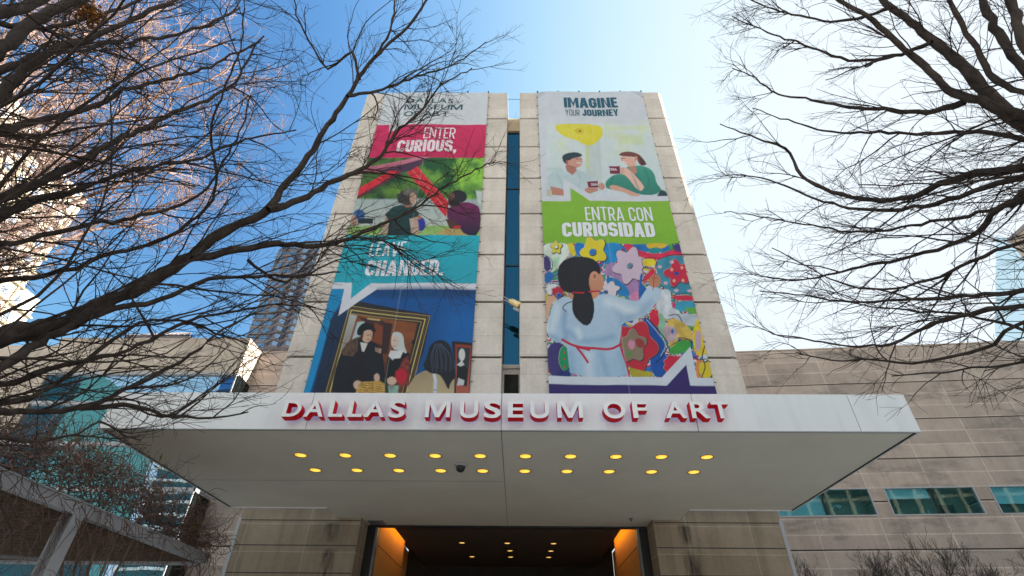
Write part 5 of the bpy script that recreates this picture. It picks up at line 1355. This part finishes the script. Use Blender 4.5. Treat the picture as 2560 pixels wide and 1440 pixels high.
    def blob(cx, cy, rx, ry, c, wob=.07, lob=0, edge=True, e=(30, 28, 44)):
        x, y = A4(cx, cy); st = a.g.bit_generator.state
        if edge: a.oval(x + .8, y + 1.0, rx / 3.43 + 2.0, ry / 3.43 + 2.0, e, soft=1.5, wob=wob, lobes=lob); a.g.bit_generator.state = st; a.oval(x - .3, y - .3, rx / 3.43 + .6, ry / 3.43 + .6, (228, 232, 236), soft=1.2, wob=wob, lobes=lob, op=.7); a.g.bit_generator.state = st
        a.oval(x, y, rx / 3.43, ry / 3.43, c, soft=1.5, wob=wob, lobes=lob)
    def patch(c, *xy, edge=0, n=.25): 
        if edge: a.curve(P_(A4, *(xy + xy[:2])), edge, (30, 30, 46))
        a.poly(P_(A4, *xy), c, 2, noise=n, nscale=14, smooth=2)
    patch((222, 232, 222), 400, 90, 640, 90, 630, 190, 570, 250, 500, 340, 440, 260, 400, 190); patch((190, 226, 200), 470, 220, 560, 200, 520, 310, 480, 330)
    blob(515, 128, 42, 48, (232, 218, 60), .22, 5); blob(515, 125, 12, 12, (236, 240, 236), .05)
    patch((226, 208, 40), 610, 90, 660, 90, 690, 190, 660, 210, 625, 170)
    patch((0, 128, 206), 660, 90, 760, 90, 740, 200, 690, 210); patch((0, 150, 214), 910, 90, 1080, 90, 1060, 230, 960, 300, 890, 240)
    blob(835, 165, 100, 112, (236, 218, 44), .20, 5); blob(825, 172, 26, 26, (0, 130, 205), .04)
    patch((72, 58, 128), 405, 190, 470, 230, 470, 330, 410, 340, edge=1.5); blob(440, 370, 24, 26, (200, 80, 160), .1); patch((20, 120, 190), 400, 380, 470, 320, 500, 400, 420, 450)
    blob(485, 490, 60, 50, (226, 230, 232), .1); blob(530, 510, 52, 44, (196, 40, 74), .12); blob(540, 540, 22, 18, (40, 90, 180), .1)
    patch((222, 200, 60), 400, 520, 460, 540, 440, 700, 400, 700)
    patch((226, 40, 92), 1080, 95, 1200, 100, 1260, 170, 1400, 180, 1480, 150, 1600, 130, 1620, 190, 1480, 230, 1300, 230, 1200, 190, 1110, 150); patch((0, 122, 196), 1140, 95, 1480, 95, 1480, 150, 1380, 170, 1240, 160, 1180, 120); patch((24, 150, 160), 1290, 120, 1440, 120, 1400, 175, 1310, 180); patch((232, 196, 50), 1270, 85, 1480, 85, 1430, 135, 1360, 120, 1300, 140)
    patch((74, 58, 140), 1500, 95, 1620, 95, 1590, 160, 1530, 160, edge=1.5)
    patch((178, 140, 188), 930, 300, 990, 250, 1050, 300, 1040, 370, 1200, 400, 1260, 480, 1230, 600, 1140, 590, 1120, 470, 1000, 380, 920, 370)
    patch((224, 150, 190), 1150, 520, 1230, 500, 1230, 600, 1130, 580)
    blob(1145, 285, 130, 140, (220, 198, 218), .20, 6); blob(1140, 285, 20, 20, (90, 150, 170), .1)
    patch((234, 214, 44), 1245, 225, 1360, 220, 1370, 280, 1260, 295, edge=1.5)
    patch((64, 152, 178), 1390, 220, 1500, 190, 1620, 200, 1680, 400, 1700, 530, 1500, 530, 1400, 430, 1360, 300, edge=2)
    blob(1548, 345, 96, 100, (214, 30, 78), .24, 5); blob(1540, 350, 20, 16, (30, 80, 170), .05, edge=False)
    for x, y in ((1500, 315), (1585, 300), (1635, 350), (1595, 410), (1520, 412)): blob(x, y, 12, 14, (238, 186, 160), .05, edge=False)
    for x, y in ((1400, 290), (1450, 430), (1540, 495), (1650, 500), (1500, 250), (1620, 250)): blob(x, y, 18, 14, (226, 190, 208), .08, edge=False)
    patch((222, 34, 80), 1345, 280, 1360, 350, 1270, 430, 1240, 430); patch((0, 106, 186), 1230, 350, 1260, 350, 1240, 450, 1300, 480, 1240, 600, 1215, 560)
    patch((20, 140, 206), 1000, 380, 1120, 470, 1150, 540, 1100, 560, 1010, 520, 920, 400); blob(980, 490, 66, 56, (228, 218, 226), .2, 5); blob(935, 512, 14, 12, (40, 90, 180), .05)
    patch((222, 40, 84), 1495, 535, 1700, 540, 1705, 585, 1530, 580, edge=1.5)
    patch((60, 170, 200), 1500, 590, 1720, 580, 1740, 680, 1500, 670); patch((216, 222, 230), 1360, 500, 1500, 470, 1490, 640, 1600, 680, 1450, 760, 1370, 660, n=.35); patch((120, 190, 90), 1600, 640, 1740, 640, 1750, 700, 1640, 690)
    patch((200, 208, 220), 1480, 700, 1740, 690, 1740, 800, 1640, 800, 1540, 740); a.curve(P_(A4, 1480, 710, 1540, 700, 1640, 830, 1690, 835), 2, (40, 40, 56)); blob(1520, 620, 16, 26, (214, 50, 110), .2, edge=False)
    patch((150, 200, 170), 1370, 680, 1440, 700, 1470, 900, 1400, 900); patch((220, 190, 96), 1470, 730, 1560, 740, 1680, 830, 1690, 930, 1500, 1010, 1450, 900, n=.4); patch((206, 180, 190), 1420, 800, 1540, 800, 1560, 900, 1470, 960, 1440, 880, n=.3)
    patch((232, 206, 40), 1720, 720, 1760, 720, 1820, 1000, 1800, 1060, 1700, 1050, 1680, 850); blob(1730, 925, 26, 90, (206, 178, 196), .04, edge=False); blob(1510, 845, 10, 20, (0, 110, 190), .05, edge=False); blob(1570, 920, 14, 14, (30, 110, 190), .1, edge=False)
    patch((70, 170, 76), 1580, 920, 1670, 920, 1660, 1020, 1500, 1050, 1480, 1000, edge=2); a.curve(P_(A4, 1560, 900, 1640, 910, 1680, 950), 2, (30, 30, 46))
    patch((222, 34, 78), 1310, 700, 1350, 640, 1400, 720, 1390, 820, 1320, 790)
    patch((0, 92, 178), 1250, 740, 1300, 730, 1400, 860, 1450, 950, 1440, 1050, 1500, 1080, 1480, 1250, 1340, 1250, 1310, 1050, 1380, 960, 1300, 860)
    a.curve(P_(A4, 1300, 740, 1400, 850, 1470, 960, 1430, 1060, 1370, 1120), 2.4, (24, 24, 40)); a.curve(P_(A4, 1290, 750, 1385, 860, 1452, 965, 1412, 1060), 1.2, (224, 232, 240))
    blob(1190, 985, 178, 205, (204, 40, 66), .15, 5); blob(1175, 980, 104, 128, (152, 134, 112), .17, 5); blob(1160, 965, 30, 40, (220, 150, 178), .06, edge=False); patch((168, 66, 70), 1190, 900, 1270, 930, 1280, 1000, 1200, 990); patch((110, 146, 90), 1120, 1020, 1180, 1030, 1160, 1080, 1110, 1070)
    patch((188, 176, 54), 1140, 1160, 1260, 1200, 1340, 1200, 1330, 1260, 1150, 1260)
    blob(1525, 1140, 88, 88, (216, 34, 78), .06); patch((236, 150, 40), 1710, 1080, 1770, 1090, 1760, 1250, 1720, 1250); blob(1800, 1170, 60, 80, (226, 206, 46), .05); blob(1790, 1070, 22, 30, (214, 222, 226), .05); a.curve(P_(A4, 1790, 950, 1770, 1080, 1790, 1130, 1760, 1250), 2.4, (24, 24, 40)); a.curve(P_(A4, 1690, 1060, 1740, 1085, 1800, 1080), 2.2, (24, 24, 40))
    patch((72, 62, 130), 430, 950, 620, 960, 620, 1260, 440, 1260); blob(590, 1090, 50, 110, (0, 156, 104), .03)
    for y in (1040, 1095, 1165): blob(585, y, 8, 10, (200, 70, 60), .05, edge=False)
    patch((30, 60, 130), 520, 1200, 650, 1200, 650, 1260, 520, 1260); patch((226, 236, 240), 440, 740, 480, 700, 480, 900, 440, 900)
    # child in a pale painting smock
    a.poly(P_(A4, 425, 560, 500, 540, 512, 575, 468, 620, 450, 740, 425, 770), (228, 184, 158), 2, smooth=1)
    a.poly(P_(A4, 800, 500, 890, 525, 850, 590, 790, 590), (222, 160, 118), 2); a.poly(P_(A4, 605, 545, 680, 510, 660, 590), (206, 150, 116), 2)
    sm = P_(A4, 478, 630, 530, 575, 610, 545, 665, 585, 830, 585, 900, 525, 1000, 540, 1100, 575, 1215, 598, 1262, 520, 1310, 452, 1420, 480, 1410, 540, 1310, 690, 1200, 752, 1075, 776, 1072, 880, 1056, 960, 1090, 1060, 1130, 1180, 1145, 1250, 640, 1250, 622, 1110, 605, 965, 490, 945, 440, 885, 455, 760)
    a.poly(sm, (196, 216, 236), 1.8, (176, 204, 228), smooth=1); sma = a.inside(sm, 2)
    def fold(w, c, op, *xy): 
        C0 = a.C.copy(); a.curve(P_(A4, *xy), w, c, w * .9, op); a.C = C0 * (1 - sma[:, None]) + a.C * sma[:, None]
    for q in ((14, (140, 174, 208), .7, 590, 700, 580, 800, 600, 900), (16, (146, 180, 212), .7, 620, 860, 760, 930, 1000, 900), (12, (150, 182, 214), .7, 1010, 640, 1060, 720, 1075, 800), (20, (228, 238, 248), .8, 960, 600, 1060, 640, 1200, 690), (16, (150, 180, 212), .6, 1120, 740, 1240, 690, 1320, 600), (14, (222, 234, 244), .8, 700, 840, 720, 900), (16, (150, 182, 212), .6, 640, 1040, 650, 1140, 660, 1240), (22, (220, 232, 244), .7, 800, 1060, 800, 1240), (12, (150, 184, 214), .6, 900, 1040, 930, 1140, 960, 1240), (14, (160, 190, 216), .6, 1060, 1050, 1090, 1150, 1110, 1240), (12, (150, 180, 210), .7, 480, 900, 540, 930, 600, 930), (16, (224, 236, 246), .7, 520, 640, 500, 740, 480, 840)): fold(*q)
    a.poly(P_(A4, 795, 360, 840, 335, 888, 335, 928, 420, 912, 488, 880, 518, 815, 515, 785, 440), (222, 164, 134), 1.8, (206, 146, 118), smooth=1)
    a.poly(P_(A4, 522, 340, 555, 258, 640, 212, 760, 208, 850, 240, 895, 310, 888, 372, 852, 335, 810, 345, 790, 420, 815, 520, 848, 640, 825, 770, 770, 812, 690, 745, 655, 680, 652, 590, 672, 525, 590, 512, 545, 470), (28, 24, 34), 1.8, smooth=1)
    a.oval(*A4(838, 378), 8, 11, (226, 168, 140), soft=1.5); a.oval(*A4(842, 380), 4, 6, (186, 120, 98), soft=1.5)
    a.curve(P_(A4, 660, 590, 600, 615, 572, 650, 600, 682), 2.2, (34, 28, 38)); a.line(P_(A4, 660, 515, 752, 518), 3.6, (206, 30, 62)); a.line(P_(A4, 800, 510, 882, 508), 4.4, (206, 30, 62))
    for i in range(9): a.curve(P_(A4, 700 + i * 12, 225 + abs(i - 3) * 5, 640 + i * 20, 330, 690 + i * 12, 500), 1.2, (64, 58, 76), op=.4)
    for i in range(6): a.curve(P_(A4, 690 + i * 20, 540, 700 + i * 22, 640, 720 + i * 14, 760), 1.3, (66, 60, 78), op=.45)
    a.poly(P_(A4, 1305, 440, 1308, 395, 1335, 362, 1390, 362, 1412, 400, 1402, 450, 1360, 475, 1315, 460), (204, 146, 116), 1.8, smooth=1)
    for i in range(3): a.line(P_(A4, 1330 + 22 * i, 375, 1340 + 20 * i, 400), 1.4, (150, 96, 78))
    a.line(P_(A4, 1358, 285, 1342, 492), 2.2, (206, 50, 60)); a.line(P_(A4, 1358, 280, 1355, 320), 2.6, (220, 190, 110))
    a.curve(P_(A4, 570, 928, 640, 965, 720, 988, 850, 1000, 1000, 1000, 1072, 965), 6.0, (206, 36, 74)); a.line(P_(A4, 690, 985, 740, 1050, 788, 1122), 5.6, (206, 36, 74)); a.line(P_(A4, 690, 985, 800, 1015), 5.5, (206, 36, 74)); a.curve(P_(A4, 1062, 975, 1100, 1090, 1128, 1180, 1146, 1252), 4.2, (206, 36, 74)); a.curve(P_(A4, 1060, 960, 1072, 900, 1074, 860), 2.5, (206, 36, 74))
    # white edge and violet foot
    a.poly(P_(A4, 300, 1248, 1420, 1250, 1665, 975, 1725, 1245, 2000, 1245, 2000, 1316, 300, 1320), (220, 226, 236)); a.poly(P_(A4, 300, 1320, 1465, 1320, 1630, 1133, 1665, 1315, 2000, 1314, 2000, 1560, 300, 1560), (62, 42, 122), c2=(56, 36, 112))
plain('print_white', lin(212, 212, 220), 0.5, 0.3, var=0.02); plain('print_teal', lin(22, 82, 102), 0.5, 0.3, var=0.03); plain('print_slate', lin(44, 82, 90), 0.5, 0.3, var=0.03); plain('print_rose', lin(218, 202, 211), 0.5, 0.3, var=0.02)
def B1(x0, x1, y0, y1): a, b = A1(x0, y0), A1(x1, y1); return (a[0], b[0], a[1], b[1])
def B2_(x0, x1, y0, y1): a, b = A2(x0, y0), A2(x1, y1); return (a[0], b[0], a[1], b[1])
def B3(x0, x1, y0, y1): a, b = A3(x0, y0), A3(x1, y1); return (a[0], b[0], a[1], b[1])
banner('tall left banner with pink and turquoise bands, park photograph and framed old portrait', -6.873, -1.566, 25.84, 8.95,
       [(972, 236), (1221, 231), (1174, 986), (760, 983)], paint_left,
       [('DALLAS', B1(550, 940, 167, 205), .012, 'print_slate'), ('MUSEUM', B1(533, 1018, 217, 261), .012, 'print_slate'), ('OF ART', B1(528, 905, 276, 317), .012, 'print_slate'),
        ('ENTER', B1(690, 955, 412, 502), (.115, .46, .075), 'print_rose'), ('CURIOUS,', B1(462, 965, 515, 612), (.20, .50, .055), 'print_rose'),
        ('LEAVE', B2_(735, 1025, 135, 255), (.13, .46, .07), 'print_white'), ('CHANGED.', B2_(700, 1335, 287, 416), (.20, .50, .055), 'print_white')], 1)
banner('tall right banner with lime green band, two people with mugs and a child painting flowers', .973, 6.291, 25.84, 8.95,
       [(1343.5, 230), (1599, 230), (1792, 983), (1372.7, 987)], paint_right,
       [('IMAGINE', B3(582, 1038, 156, 239), (.22, .56, .05), 'print_teal'), ('YOUR', B3(593, 716, 256, 306), (.085, .42, .10), 'print_teal'), ('JOURNEY', B3(737, 1046, 254, 307), (.21, .54, .055), 'print_teal'),
        ('DMA', B3(812, 870, 885, 906), .02, 'print_white'), ('DMA', B3(968, 1032, 752, 774), .02, 'print_white'),
        ('ENTRA CON', B3(768, 1342, 1086, 1202), (.12, .45, .08), 'print_white'), ('CURIOSIDAD', B3(570, 1365, 1217, 1341), (.20, .49, .055), 'print_white')], 2)
